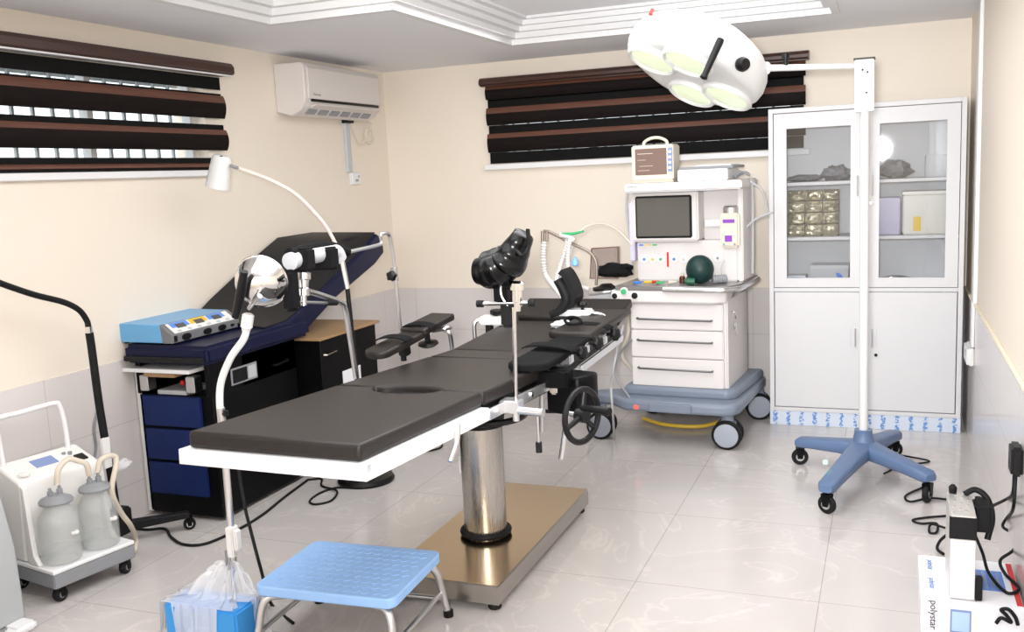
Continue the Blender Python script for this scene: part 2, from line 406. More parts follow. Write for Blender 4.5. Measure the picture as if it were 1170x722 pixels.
# ------------------------------------------------------------------ air conditioner
r = thing('air_conditioner', 'white wall mounted split air conditioner with open vent near the ceiling', 'air conditioner', (XL, 5.32, 1.98))
pr = [(0, 1.985), (.10, 1.955), (.165, 1.985), (.20, 2.03), (.205, 2.07), (.205, 2.235), (.19, 2.258), (0, 2.262)]
g = G(); g.loft([[g._v((XL+d, a, z)) for d, z in pr] for a in (4.87, 5.76)]); g.build('body', 'acwhite', r, bevel=.006)
g = G(); g.loft([[g._v((XL+d, a, z)) for d, z in [(.2, 2.052), (.214, 2.052), (.214, 2.225), (.198, 2.246)]] for a in (4.90, 5.745)]); g.build('front_panel', 'acwhite', r, bevel=.003)
g = G(); g.loft([[g._v((XL+d, a, z)) for d, z in [(.203, 2.036), (.209, 2.036), (.209, 2.051), (.203, 2.051)]] for a in (4.93, 5.73)]); g.build('vent_slot', 'black', r)
for i in range(6):
    a = 4.94+i*.128
    g = G(); g.loft([[g._v((XL+d, q, z)) for d, z in [(.150, 1.972), (.176, 1.996), (.178, 1.990), (.153, 1.967)]] for q in (a, a+.095)]); g.build('louvre', 'greypl', r)
g = G(); g.loft([[g._v((XL+d, a, z)) for d, z in [(.184, 2.012), (.222, 2.022), (.224, 2.016), (.186, 2.002)]] for a in (4.95, 5.72)]); g.build('vent_flap', 'acwhite', r)
text('Panasonic', .02, frame((XL+.2148, 4.985, 2.078), (0, 1, 0), (0, 0, 1)), 'maker_mark', 'greypl', r)
# conduit, socket, coil of cable
r = thing('cable_conduit', 'grey vertical cable conduit running down from the air conditioner', 'conduit', (XL, 5.63, 1.62))
g = G(); g.box(XL, XL+.022, 5.605, 5.66, 1.625, 1.965); g.build('channel', 'conduit', r, bevel=.003)
G().box(XL+.001, XL+.05, 5.59, 5.67, 1.945, 1.972).build('end_clip', 'black', r, bevel=.004)
def socket(name, label, P, w=.085, h=.085, double=False):
    r = thing(name, label, 'socket', P(0, 0, 0))
    def bx(a0, a1, d0, d1, z0, z1, nm, m_, bv=.004):
        g = G(); g.loft([[g._v(P(a, d, z)) for a, z in ((a0, z0), (a1, z0), (a1, z1), (a0, z1))] for d in (d0, d1)]); return g.build(nm, m_, r, bevel=bv)
    bx(-w, w, 0, .012, -h, h, 'back_box', 'plwhite')
    bx(-w*.92, w*.92, .012, .026, -h*.92, h*.92, 'face_plate', 'white')
    bx(w*.2, w*.5, .026, .031, h*.1, h*.55, 'switch_rocker', 'ltgrey', .001)
    for s_ in (-.3, .05): bx(w*s_, w*(s_+.14), .026, .0275, -h*.5, -h*.1, 'pin_hole', 'black', 0)
    return r
socket('wall_socket', 'small white wall socket at the bottom of the grey conduit', lambda a, d, z: V((XL+d, 5.70+a, 1.582+z)), .062, .042)
g = G(); cc = AX(422, 155, XL+.03)
pts = [AX(418, 138, XL+.05), AX(424, 141, XL+.035)]
for i in range(34):
    t = 2*PI*i/11 - PI/2*3; q = .052*(1+.06*math.sin(i*1.7)); pts.append(V((XL+.022+.0015*i/3, cc.y+q*.95*math.cos(t), cc.z+q*1.05*math.sin(t))))
pts += [AX(413, 166, XL+.02), AX(404, 152, XL+.018), AX(401, 138, XL+.02)]
single(g.tube(pts, .005, 8, 5), 'coiled_cable', 'cream', (XL, cc.y, cc.z), 'beige cable coiled in a loop on the wall under the air conditioner', 'cable')

# ------------------------------------------------------------------ glass fronted cabinet
X0, X1, Y0, Y1, ZT = -.652, .388, 5.79, 6.19, 1.862
r = thing('medicine_cabinet', 'tall white steel cabinet with two glazed doors above two solid doors', 'cabinet', ((X0+X1)/2, (Y0+Y1)/2, 0))
t = .02; zb = .088
g = G()
g.box(X0, X0+t, Y0+.02, Y1, zb, ZT); g.box(X1-t, X1, Y0+.02, Y1, zb, ZT); g.box(X0+t, X1-t, Y0+.02, Y1, ZT-t, ZT)
g.box(X0+t, X1-t, Y0+.02, Y1, zb, zb+t); g.box(X0+t, X1-t, Y0+.02, Y1, .80, .828)
fw = .026
g.box(X0, X0+fw, Y0, Y0+.02, zb, ZT); g.box(X1-fw, X1, Y0, Y0+.02, zb, ZT); g.box(X0+fw, X1-fw, Y0, Y0+.02, ZT-fw, ZT); g.box(X0+fw, X1-fw, Y0, Y0+.02, zb, zb+.022); g.box(X0+fw, X1-fw, Y0+.003, Y0+.02, .806, .828)
g.build('body', 'cabwhite', r, bevel=.0015)
G().box(X0+t, X1-t, Y1-.012, Y1-.002, .828, ZT-t).build('back_panel', 'cabin', r)
g = G(); g.box(X0, X1, Y0+.005, Y1-.03, 0, zb); p = g.build('plinth', 'cabwhite', r)
G().box(X0-.001, X1+.001, Y0+.002, Y0+.006, .002, zb-.003).build('protective_film', 'printfilm', p)
xm = (X0+X1)/2
for z in (1.098, 1.418): G().box(X0+t+.002, X1-t-.002, Y0+.07, Y1-.02, z, z+.02).build('shelf', 'cabwhite', r, bevel=.002)
G().box(xm-.008, xm+.008, Y0+.03, Y1-.02, .828, ZT-t).build('centre_post', 'cabwhite', r)
def gdoor(a0, a1, g0, g1):
    z0, z1 = .832, ZT-.030; q0, q1 = .886, 1.746
    g = G(); g.box(a0, g0, Y0, Y0+.02, z0, z1); g.box(g1, a1, Y0, Y0+.02, z0, z1); g.box(g0, g1, Y0, Y0+.02, z0, q0); g.box(g0, g1, Y0, Y0+.02, q1, z1)
    d = g.build('glass_door', 'cabwhite', r)
    G().box(g0, g1, Y0+.008, Y0+.012, q0, q1).build('pane', 'cabglass', d)
    return d
dl = gdoor(X0+.030, xm-.002, -.552, -.203); dr = gdoor(xm+.002, X1-.030, -.05, .292)
def hand(d, x, z0, z1, s_=1):
    g = G(); g.tube([(x, Y0+.002, z0), (x, Y0-.018, z0), (x, Y0-.018, z1), (x, Y0+.002, z1)], .004, 8, smooth=False)
    g.build('handle', 'satin', d)
hand(dl, -.165, 1.355, 1.462); hand(dr, -.088, 1.355, 1.462)
G().lathe([(.008, 0), (.008, .012)], (-.095, Y0+.001, 1.31), (0, -1, 0), 14).build('lock', 'satin', dr)
dl = G().box(X0+.030, xm-.002, Y0, Y0+.02, zb+.026, .802).build('lower_door', 'cabwhite', r, bevel=.003)
dr = G().box(xm+.002, X1-.030, Y0, Y0+.02, zb+.026, .802).build('lower_door', 'cabwhite', r, bevel=.003)
hand(dl, -.172, .49, .59); hand(dr, -.082, .49, .59)
for x_, d_ in ((-.197, dl), (-.058, dr)): G().box(x_-.001, x_+.001, Y0-.002, Y0+.001, .485, .595).build('handle_recess', 'ltgrey', d_)
G().lathe([(.009, 0), (.009, .01)], (-.06, Y0+.001, .44), (0, -1, 0), 14).build('lock', 'black', dr)
# content of the cabinet
def crumpled(c, s_, seed, lump=.35, n=18):
    g = G(); c = V(c); rings = []
    for i in range(1, n//2):
        th = PI*i/(n//2); ring = []
        for j in range(n):
            ph = 2*PI*j/n; d = V((math.sin(th)*math.cos(ph), math.sin(th)*math.sin(ph), -math.cos(th)))
            k = 1+lump*noise.noise(d*2.3+V((seed, 0, 0)))+lump*.5*noise.noise(d*6+V((0, seed, 0)))
            p = V((d.x*s_[0]*k, d.y*s_[1]*k, d.z*s_[2]*k)); p.z = max(p.z, -s_[2]*.8)
            ring.append(g._v(c+p))
        rings.append(ring)
    g.loft(rings); return g
def pouch(x0, x1, z0, z1, y, seed):
    g = G(); n = 8
    for s_ in (0, 1):
        def fn(u, v, s_=s_):
            x = x0+(x1-x0)*u; z = z0+(z1-z0)*v; b = (math.sin(PI*u)*math.sin(PI*v))**.5*.022
            b *= 1+.7*noise.noise(V((u*4+seed, v*4, s_*3)))
            return (x, y-b if s_ == 0 else y+b, z)
        g.grid(fn, n, n)
    bmesh.ops.remove_doubles(g.bm, verts=g.bm.verts, dist=.0004); return g
ys = 6.0; k = 0
spots = ['lowest of', 'second lowest of', 'second from the top of', 'topmost of']
cols = ['leftmost stack of foil pouches', 'middle stack of foil pouches', 'right stack of foil pouches']
for ci, (a, b) in enumerate(((-.56, -.465), (-.46, -.365), (-.36, -.27))):
    for ri in range(4):
        z0 = 1.12+ri*.068
        g = pouch(a, b, z0, z0+.066, ys-.06+.01*ri, k*3.1)
        single(g, 'foil_pouch', 'foil', ((a+b)/2, ys-.06, z0), f'foil pouch, {spots[ri]} the {cols[ci]} in the cabinet', 'pouch', 'foil pouches in the cabinet'); k += 1
single(crumpled((-.47, 6.0, 1.458), (.10, .09, .022), 3), 'folded_sheet', 'dustgrey', (-.47, 6.0, 1.438), 'flat grey plastic wrapped bundle at the left of the top cabinet shelf', 'bundle')
single(crumpled((-.285, 6.02, 1.478), (.085, .09, .05), 8, .5), 'wrapped_bundle', 'dustgrey', (-.285, 6.02, 1.438), 'grey crumpled plastic bundle rising at the right of the upper left cabinet shelf', 'bundle')
single(crumpled((.03, 6.0, 1.485), (.09, .09, .056), 12, .5), 'wrapped_bundle', 'dustgrey', (.03, 6.0, 1.438), 'dark grey peaked bundle on the upper shelf behind the right cabinet door', 'bundle')
single(G().box(.19, .33, 5.93, 6.05, 1.439, 1.56, bev=.004), 'carton', 'ltgrey', (.26, 5.99, 1.438), 'grey carton at the right end of the upper cabinet shelf', 'carton')
single(G().box(-.10, .062, 5.92, 6.1, 1.119, 1.33, bev=.005), 'storage_tub', mat('lilac_plastic', (.42, .38, .55), .3), (-.02, 6.0, 1.118), 'lilac plastic tub on the middle shelf behind the right cabinet door', 'tub')
r2 = thing('storage_box', 'large translucent cream plastic box on the middle cabinet shelf', 'box', (.19, 5.99, 1.118))
G().box(.075, .33, 5.90, 6.1, 1.119, 1.345, bev=.006).build('body', mat('cream_box', (.62, .60, .54), .3), r2)
G().box(.07, .335, 5.895, 6.105, 1.345, 1.362, bev=.003).build('lid', mat('cream_lid', (.68, .66, .6), .3), r2)
G().box(.13, .17, 5.897, 5.9, 1.14, 1.22).build('sticker', 'yellow', r2)
r2 = thing('instrument_box', 'grey instrument box with a blue oval mark on the lowest glazed shelf', 'box', (-.31, 5.98, .829))
G().box(-.43, -.215, 5.9, 6.08, .829, .94, bev=.004).build('body', 'ltgrey', r2)
G().box(-.433, -.212, 5.897, 6.083, .925, .947, bev=.003).build('lid', mat('box_lid', (.55, .56, .58), .3), r2)
G().lathe([(.025, 0), (.025, .0015)], (-.265, 5.8995, .885), (0, -1, 0), 20, sc=(.5, 1)).build('mark', 'bluepl', r2)
r2 = thing('small_carton', 'small blue and white carton at the left of the lowest glazed shelf', 'carton', (-.51, 5.98, .829))
G().box(-.565, -.455, 5.92, 6.04, .829, .885, bev=.003).build('body', 'paper', r2); G().box(-.563, -.48, 5.917, 5.9205, .855, .875).build('blue_panel', 'bluepl', r2)
single(G().tube([(-.05, 5.98, .845), (.02, 5.95, .87), (.1, 5.99, .862), (.17, 5.96, .843), (.22, 5.98, .842)], lambda u: .014*(1-.5*u), 10), 'curved_instrument', 'satin', (.05, 5.97, .829), 'long curved grey instrument on the lowest shelf behind the right glass door', 'instrument')
single(crumpled((.25, 5.95, .845), (.03, .03, .018), 5, .3), 'rubber_bulb', 'black', (.25, 5.95, .829), 'small black rubber piece at the right end of the lowest glazed shelf', 'bulb')

# ------------------------------------------------------------------ mobile operating lamp
bc = AZ(987, 522, .0)*1.0; bc = V((-.105, 4.90, 0))
r = thing('operating_lamp', 'white four lens surgical lamp on a post with a slate blue castor base', 'surgical lamp', (bc.x, bc.y, 0))
casters = [AZ(923, 534), AZ(937, 573), AZ(1058, 571), AZ(1030, 524)]
ends = [AZ(914, 506, .115), AZ(945, 558, .115), AZ(1060, 546, .115), AZ(1022, 498, .115)]
g = G()
g.lathe([(.075, .10), (.085, .125), (.07, .15), (.05, .18), (.042, .22), (.042, .235)], (bc.x, bc.y, 0), n=28)
for c_ in ends:
    d = (V((c_.x, c_.y, 0))-V((bc.x, bc.y, 0))); L = d.length; d.normalize(); s_ = V((-d.y, d.x, 0)); up = V((0, 0, 1)); rings = []
    for u, w, h, z in ((.0, .065, .042, .140), (.35, .050, .034, .136), (.8, .042, .027, .127), (1., .040, .026, .122), (1.05, .028, .016, .120)):
        c0 = V((bc.x, bc.y, z))+d*L*u; rings.append([g._v(c0+s_*w*math.copysign(abs(math.cos(t))**.5, math.cos(t))+up*h*math.copysign(abs(math.sin(t))**.5, math.sin(t))) for t in [2*PI*i/16 for i in range(16)]])
    g.loft(rings)
base = g.build('base', 'lampblue', r)
def caster(P, R_, parent, wr=.038, w=.024, steer=.3, name='castor', z_top=.095, wheel='rubber', hub='satin', cover=None):
    d = V((math.cos(steer), math.sin(steer), 0)); a = V((-d.y, d.x, 0)); c = V((P.x, P.y, wr))
    f = G()
    for s_ in (-1, 1):
        q = c+a*s_*(w/2+.004)
        f.loft([[f._v(q+a*s_*k+d*x+V((0, 0, z))) for x, z in ((-wr*.3, -.008), (wr*.3, -.008), (wr*.5, wr*1.08), (-wr*.5, wr*1.08))] for k in (0, .003)])
    f.loft([[f._v(V((P.x, P.y, wr*2.04+k))+d*x+a*y) for x, y in ((-wr*.5, -w/2-.007), (wr*.5, -w/2-.007), (wr*.5, w/2+.007), (-wr*.5, w/2+.007))] for k in (0, .005)])
    f.cyl((P.x, P.y, wr*2.04), (P.x, P.y, max(z_top, wr*2.04+.006)), .009)
    o = f.build(name, 'blackm', parent)
    G().lathe([(wr*.55, -w/2), (wr*.9, -w/2), (wr, -w/2+.005), (wr, w/2-.005), (wr*.9, w/2), (wr*.55, w/2)], c, a, 28).build('wheel', wheel, o)
    G().lathe([(wr*.5, -w/2-.002), (wr*.55, w/2+.002)], c, a, 20).build('hub', hub, o)
    return o
for i, c_ in enumerate(ends): caster(V((c_.x, c_.y, 0)), None, r, .042, .024, (.2, -.5, 1.2, .4)[i])
G().cyl(AY(943, 528, 4.53), AY(943, 528, 4.515), .011).build('indicator_light', 'led', r)
tx_ = V((-.122, 4.90))
G().cyl((bc.x, bc.y, .225), (bc.x-.005, bc.y, 1.80), .021, .021, 24).build('post', 'lampwhite', r)
px_ = bc.x-.005
g = G().box(px_-.045, px_+.04, bc.y-.035, bc.y+.04, 1.775, 2.015, bev=.004); hs = g.build('bracket_housing', 'lampwhite', r)
for (a, b) in ((-.01, 1.965), (.012, 1.953), (.008, 1.86)): G().cyl((px_+a, bc.y-.036, b), (px_+a, bc.y-.039, b), .005).build('screw', 'black', hs)
G().box(px_-.05, px_+.045, bc.y-.04, bc.y+.045, 2.013, 2.02).build('housing_cap', 'black', hs)
# head: disc with its own axis
FW = _f
HC = AY(800, 63, 4.80)
vd = (HC-CAM).normalized(); vr = vd.cross(_u).normalized(); vu = vr.cross(vd)
axd = (vr*.42*.93+vu*.90*.93+vd*.36).normalized()
uu = (vr*.90-vu*.42); uu = (uu-axd*uu.dot(axd)).normalized(); vv = axd.cross(uu)   # vv points roughly to the viewer or away
if vv.dot(_f) > 0: vv = -vv
Rh = .355
HM = frame(HC, uu, vv)   # z axis = uu x vv
sz = 1 if HM.to_3x3().col[2].dot(axd) > 0 else -1
def hp(u, v, w): return HC + uu*u + vv*v + axd*w
headT = Matrix(((uu.x, vv.x, axd.x, HC.x), (uu.y, vv.y, axd.y, HC.y), (uu.z, vv.z, axd.z, HC.z), (0, 0, 0, 1)))
g = G(headT)
n = 56
def lobe(t): return 1+.035*math.cos(4*t)
rings = []
for rr, w in ((.21, -.118), (.285, -.118), (.31, -.112), (.33, -.095), (.34, -.055), (.337, -.01), (.32, .038), (.288, .075), (.23, .102), (.145, .119), (.058, .126), (.01, .127)):
    rings.append([g._v((rr*lobe(2*PI*i/n)*math.cos(2*PI*i/n), rr*lobe(2*PI*i/n)*math.sin(2*PI*i/n), w)) for i in range(n)])
g.loft(rings); head = g.build('lamp_head', 'lampwhite', r, ang=50)
for (u, v) in ((-.20, .03), (-.04, .185), (.20, -.03), (.04, -.185)):
    o = hp(u, v, -.118)
    G().lathe([(.125, .004), (.13, -.010), (.124, -.020), (.116, -.024), (.108, -.018), (.105, -.008)], o, axd, 32, cap=False).build('lens_rim', 'lampwhite', head)
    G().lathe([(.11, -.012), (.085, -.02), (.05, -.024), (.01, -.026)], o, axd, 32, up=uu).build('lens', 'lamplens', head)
# sterile handle in front rim
o = hp(.085, .30, -.03)
G().lathe([(.004, .10), (.016, .095), (.018, .08), (.016, .02), (.014, -.08), (.018, -.10), (.004, -.106)], hp(.055, .345, -.125), axd, 18).build('handle', 'black', head)
kn = hp(.235, .275, .0)
kd = (uu*.55+vv*.8).normalized()
G().lathe([(.02, 0), (.03, .01), (.034, .03), (.026, .05), (.005, .055)], hp(.175, .29, -.085), kd, 14).build('tilt_knob', 'black', head)
G(headT).box(-.30, -.285, .13, .16, .03, .055).build('warning_label', 'printred', head)
# arm from the bracket to the head
aE = V((px_, bc.y, 1.985)); aS = hp(.30, .08, .03)
g = G().cyl(aE, aS, .0125, .016, 16); g.lathe([(.03, -.02), (.03, .02)], aS, kd, 18); g.build('swing_arm', 'lampwhite', r)
mid = aE.lerp(aS, .78)
G().cyl(mid+V((0, 0, .005)), mid+V((0, 0, .045)), .012).lathe([(.018, 0), (.018, .02)], mid+V((0, 0, .045)), (0, 0, 1), 12).build('arm_knob', 'black', r)

# ------------------------------------------------------------------ anaesthesia machine
MO = V((-1.09, 5.33, 0)); MR = -.07
r = thing('anaesthesia_machine', 'white anaesthesia workstation with drawers and grey wheeled base', 'anaesthesia machine', MO, MR)
MT = Matrix.Translation(MO) @ rot('Z', MR)
def g_(): return G(MT)
bw0, bw1 = -.29, .262
# base, seen as a grey moulded tray
g = g_(); g.prism([(-.53, -.05), (-.40, -.06), (-.33, -.13), (-.28, -.16), (.27, -.16), (.33, -.13), (.35, -.06), (.35, .66), (.25, .69), (-.36, .69), (-.38, .14), (-.53, .06)], .195, .262); g.prism([(-.34, -.02), (-.30, -.04), (.27, -.04), (.31, .0), (.345, .62), (-.34, .62)], .255, .315)
bs = g.build('base', 'machgrey', r, bevel=.02, seg=3)
g_().box(-.15, .10, -.168, -.13, .20, .255, bev=.008).build('brake_pedal', 'machgrey', bs)
g_().box(-.235, -.212, -.165, -.15, .212, .232, bev=.002).build('brake_light', 'ledred', bs)
def bigwheel(x, y, parent, rz=0):
    T_ = MT @ tr(x, y, 0) @ rot('Z', rz)
    f = G(T_); f.lathe([(.035, 0), (.03, .05)], (0, 0, .15), n=20); f.box(-.045, .045, -.034, .034, .07, .165, bev=.014); o = f.build('castor', 'machgrey', parent)
    for s_ in (-1, 1):
        G(T_).lathe([(.02, 0), (.075, 0), (.082, .006), (.082, .022), (.075, .027), (.02, .027)], (0, s_*.04-.0135, .082), (0, 1, 0), 32).build('tyre', 'rubber', o)
        G(T_).lathe([(.066, -.0005), (.066, .004), (.045, .008), (.0, .009)], (0, s_*.054, .082), (0, s_, 0), 32).build('hub_cap', 'wheelgrey', o)
bigwheel(.275, -.07, r, .05); bigwheel(-.47, -.06, r, .1); bigwheel(.31, .62, r, .3); bigwheel(-.35, .6, r, 0)
# drawers body
g = g_(); g.box(bw0, bw1, .02, .55, .30, .86, bev=.008); g.build('body', 'machine', r)
for i, (a, b) in enumerate(((.645, .795), (.482, .64), (.312, .477))):
    d = g_().box(bw0-.002, bw1-.02, -.004, .03, a, b, bev=.006).build('drawer', 'machine', r)
    z = b-.055 if i else b-.085
    g_().tube([(-.25, -.002, z), (-.25, -.022, z), (-.24, -.028, z-.002), (.17, -.028, z-.006), (.18, -.022, z-.006), (.18, -.002, z-.006)], .006, 8, smooth=False).build('handle', 'darkmetal', d)
# keys in the side
G(MT).tube([(.263, .1, .74), (.285, .1, .735), (.285, .11, .70)], .005, 8).ball((.285, .1, .66), .02, 12, (.5, 1, 1.3)).ball((.29, .115, .62), .014, 12, (.4, 1, 1.6)).build('key_bunch', 'chrome', r)
# worktop and apron
g = g_(); g.prism([(-.37, -.04), (.20, -.055), (.28, -.02), (.325, .1), (.325, .55), (-.37, .55)], .875, .90); wt = g.build('worktop', mat('worktop_steel', (.30, .29, .285), .3, .6), r, bevel=.004)
g = g_(); g.prism([(-.40, -.035), (.19, -.045), (.262, .0), (.262, .5), (-.40, .5)], .80, .876); g.build('apron', 'machine', r, bevel=.012)
g_().tube([(-.08, -.06, .882), (.20, -.072, .882), (.28, -.045, .882), (.335, .06, .882), (.335, .5, .882)], .015, 10).build('edge_rail', 'satin', wt)
for (x, z, m_, rad) in ((-.37, .842, 'black', .016), (-.25, .845, 'black', .018), (-.315, .868, 'green', .016)):
    q = g_().lathe([(rad+.008, 0), (rad+.008, .008), (rad, .012)], (x, -.036, z), (0, -1, 0), 20); q.build('port_collar', 'plwhite', r)
    g_().lathe([(rad, 0), (rad, .016), (rad*.6, .018)], (x, -.04, z), (0, -1, 0), 20).build('port', m_, r)
# control panel
g = g_(); g.box(-.31, .285, .2, .52, .90, 1.135, bev=.008); g.build('control_panel', 'machine', r)
for x, z, m_ in ((-.265, 1.03, 'bluepl'), (-.215, 1.03, 'yellow'), (-.165, 1.03, 'green'), (-.085, 1.03, 'bluepl'), (-.03, 1.03, 'cream'), (.17, 1.035, 'greypl')):
    g_().lathe([(.024, 0), (.024, .003), (.018, .004)], (x, .199, z), (0, -1, 0), 22).build('gauge_dial', 'plwhite', r)
    g_().lathe([(.008, 0), (.007, .012), (.003, .013)], (x, .196, z), (0, -1, 0), 14).build('control_knob', m_, r)
g_().box(-.128, -.118, .192, .2, .985, 1.07).build('flow_scale', 'red', r)
# screen housing
g = g_(); g.box(-.325, .07, .16, .46, 1.135, 1.425, bev=.01); sh = g.build('screen_housing', 'machine', r)
g_().box(-.30, .035, .152, .165, 1.155, 1.40, bev=.006).build('screen_bezel', 'black', sh)
g_().box(-.288, .022, .148, .154, 1.168, 1.388).build('screen', 'screen', sh)
for x, m_ in ((-.27, 'bluepl'), (-.23, 'yellow'), (-.19, 'green')): g_().box(x-.012, x+.012, .155, .165, 1.112, 1.12).build('colour_key', m_, r)
g_().box(-.345, -.318, .17, .4, 1.02, 1.37, bev=.006).build('side_rail', mat('lilac_white', (.66, .62, .80), .4), r)
# right bay
g = g_(); g.box(.07, .30, .30, .46, 1.135, 1.425); g.box(.285, .315, .2, .5, .9, 1.43, bev=.005); g.build('side_column', 'machine', r)
g_().box(.08, .285, .27, .30, 1.21, 1.25, bev=.004).build('accessory_rail', 'white', r)
g_().tube([(.335, .35, .93), (.338, .35, 1.15), (.335, .36, 1.44), (.31, .36, 1.465)], .008, 8).build('side_pipe', 'ltgrey', r)
g_().box(-.34, .335, .08, .52, 1.425, 1.475, bev=.008).build('top_shelf', 'machine', r)
g_().box(-.33, .20, .074, .082, 1.423, 1.429).build('shelf_edge_strip', 'ltgrey', r)
text('mindray', .016, MT @ frame((-.29, .079, 1.458), (1, 0, 0), (0, 0, 1)), 'maker_mark', 'greypl', r)
# loose hoses at the back left of the machine
g_().tube([(-.34, .25, 1.46), (-.375, .25, 1.42), (-.385, .25, 1.3), (-.36, .25, 1.1), (-.36, .25, .93)], .008, 8).build('rear_hose', 'ltgrey', r)
g_().tube([(.335, .3, 1.46), (.40, .32, 1.40), (.43, .36, 1.25)], .006, 8).build('rear_hose', 'ltgrey', r)
g_().tube([(.31, .3, 1.2), (.37, .32, 1.25), (.45, .36, 1.28)], .006, 8).build('rear_hose', 'ltgrey', r)
# yellow and brown hoses under
single(G().tube([AZ(735, 478, .02), AZ(760, 485, .02), AZ(800, 487, .02), AZ(828, 480, .02)], .012, 10), 'gas_hose', 'yellow', AZ(780, 485), 'yellow hose lying on the floor under the anaesthesia machine', 'hose')
# left bellows arm / absorber
g = g_(); g.box(-.56, -.36, .06, .34, .80, .845, bev=.01); ab = g.build('absorber_shelf', 'ltgrey', r)
g_().lathe([(.075, .66), (.08, .67), (.08, .79), (.07, .80)], (-.47, .18, 0), n=28).build('absorber_canister', 'jar', ab)
g_().lathe([(.085, .845), (.085, .862), (.05, .87), (.03, .885)], (-.50, .18, 0), n=24).build('valve_cap', 'black', ab)
g_().tube([(-.37, .05, .86), (-.45, .0, .855), (-.55, .02, .84)], .01, 8).build('valve_arm', 'satin', ab)
g_().tube([(-.38, .2, .80), (-.37, .18, .6), (-.42, .2, .45), (-.38, .25, .35)], .012, 8).build('absorber_hose', 'cream', ab)
# breathing circuit arm (chrome tube) and corrugated hoses
yA = 5.36
A = [AY(621, 264, yA), AY(628, 265, yA), AY(640, 271, yA), AY(655, 279, yA), AY(672, 287, yA), AY(680, 296, yA), AY(682, 310, yA), AY(681, 326, yA)]
g = G().tube(A, .009, 10); g.cyl(AY(620, 264, yA), AY(620, 278, yA), .011); g.cyl(AY(625, 265, yA), AY(625, 276, yA), .009); g.build('circuit_arm', mat('bronze_grey_tube', (.36, .30, .26), .3, .7), r)
single(G().tube([AY(622, 276, yA), AY(621, 295, yA), AY(624, 315, yA), AY(637, 332, 5.25), AY(648, 345, 5.2), AY(655, 352, 5.18)], .017, 12, 12, wave=.12), 'breathing_hose', 'corr', AY(637, 332, 5.25), 'white corrugated breathing hose hanging from the left tip of the bent arm', 'hose')
single(G().tube([AY(648, 272, yA), AY(646, 285, yA), AY(640, 305, yA), AY(636, 322, 5.33), AY(645, 345, 5.28)], .013, 12, 12, wave=.12), 'breathing_hose', 'corr', AY(640, 310, yA), 'white corrugated breathing hose hanging midway along the bent arm', 'hose')
single(G().tube([AY(652, 270, yA-.03), AY(649, 290, yA-.03), AY(650, 308, yA-.02), AY(660, 325, yA), AY(672, 330, 5.40)], .013, 12, 12, wave=.12), 'breathing_hose', 'corr', AY(650, 300, yA), 'white corrugated breathing hose curving back to the machine under the green connector', 'hose')
r2 = thing('green_connector', 'green and clear Y connector lying on top of the bent breathing arm', 'connector', AY(655, 268, yA))
G().tube([AY(642, 268, yA-.02), AY(655, 267, yA-.02), AY(667, 264, yA-.02)], lambda u: .012-.006*u, 10).build('tapered_tube', 'green', r2)
G().tube([AY(640, 268, yA-.02), AY(651, 271, yA-.02), AY(656, 275, yA-.02)], .014, 10).build('swivel', 'corr', r2)
r2 = thing('blue_valve', 'small blue valve hanging from a thin line beside the bent arm', 'valve', AY(657, 298, yA))
G().tube([AY(655, 279, yA), AY(652, 290, yA), AY(648, 300, yA)], .004, 8).build('line', 'corr', r2)
G().lathe([(.006, .03), (.014, .015), (.022, 0), (.022, -.02), (.006, -.028)], AY(657, 299, yA), (.1, 0, 1), 18).build('valve_body', mat('pale_blue', (.25, .5, .85), .4), r2)
single(G().tube([AY(663, 264, yA-.02), AY(672, 258, yA), AY(690, 256, 5.45), AY(708, 265, 5.5), AY(722, 280, 5.45)], .005, 8), 'sample_line', 'cream', AY(690, 256, 5.45), 'thin tan line arching from the green connector to the machine', 'line')
# grey mesh bag behind
r2 = thing('mesh_basket', 'brown grey wire mesh basket hung behind the breathing arm', 'basket', AY(690, 312, 5.62))
g = G(); q = [AY(676, 284, 5.62), AY(706, 282, 5.62), AY(706, 318, 5.62), AY(674, 318, 5.62)]
g.loft([[g._v(p+V((0, d, 0))) for p in q] for d in (0, .05)]); g.build('net', 'mesh', r2)
G().tube(q+[q[0]], .004, 8, smooth=False).build('rim', mat('brown_wire', (.2, .09, .07), .5), r2)
# things on worktop
g = crumpled(AY(703, 315, 5.40)+V((0, 0, .03)), (.11, .07, .045), 21, .35); single(g, 'pressure_cuff', 'fabric', AY(703, 318, 5.40), 'crumpled black cuff heaped at the left end of the worktop', 'cuff')
bp_ = MT @ V((.10, .04, .90))
r2 = thing('breathing_bag', 'round dark green rubber breathing bag on the worktop', 'breathing bag', bp_)
G().ball(bp_+V((.0, .03, .083)), .073, 28, (1.08, 1, 1.12)).build('bag', 'bag', r2)
G().lathe([(.02, 0), (.02, .04), (.013, .055)], bp_+V((-.02, -.035, .022)), (-.7, -.2, .05), 16).build('neck', mat('dark_green_neck', (.01, .10, .05), .4), r2)
p0 = MT @ V((.20, .10, .925))
r2 = thing('hose_fitting', 'short dark ribbed cylinder lying on the worktop right of the breathing bag', 'fitting', p0)
G().tube([p0+V((-.035, -.02, 0)), p0, p0+V((.035, .02, 0))], .024, 14, 6, wave=.05).build('ribbed_tube', 'greypl', r2)
G().tube([p0+V((.01, .05, .0)), p0+V((.0, .07, .06)), p0+V((.015, .085, .10))], .004, 6).build('wire', 'ltgrey', r2)
p0 = MT @ V((.0, .13, .9)); r2 = thing('glass_vial', 'two joined brown and red vials standing on the worktop', 'vial', p0)
for dx in (-.02, .02):
    v = G().lathe([(.017, 0), (.018, .004), (.018, .03), (.010, .04)], p0+V((dx, 0, 0)), n=16).build('vial_body', mat('amber_glass', (.10, .02, .012), .2), r2)
    G().lathe([(.011, .04), (.012, .052), (.005, .054)], p0+V((dx, 0, 0)), n=14).build('cap', 'cream', v)
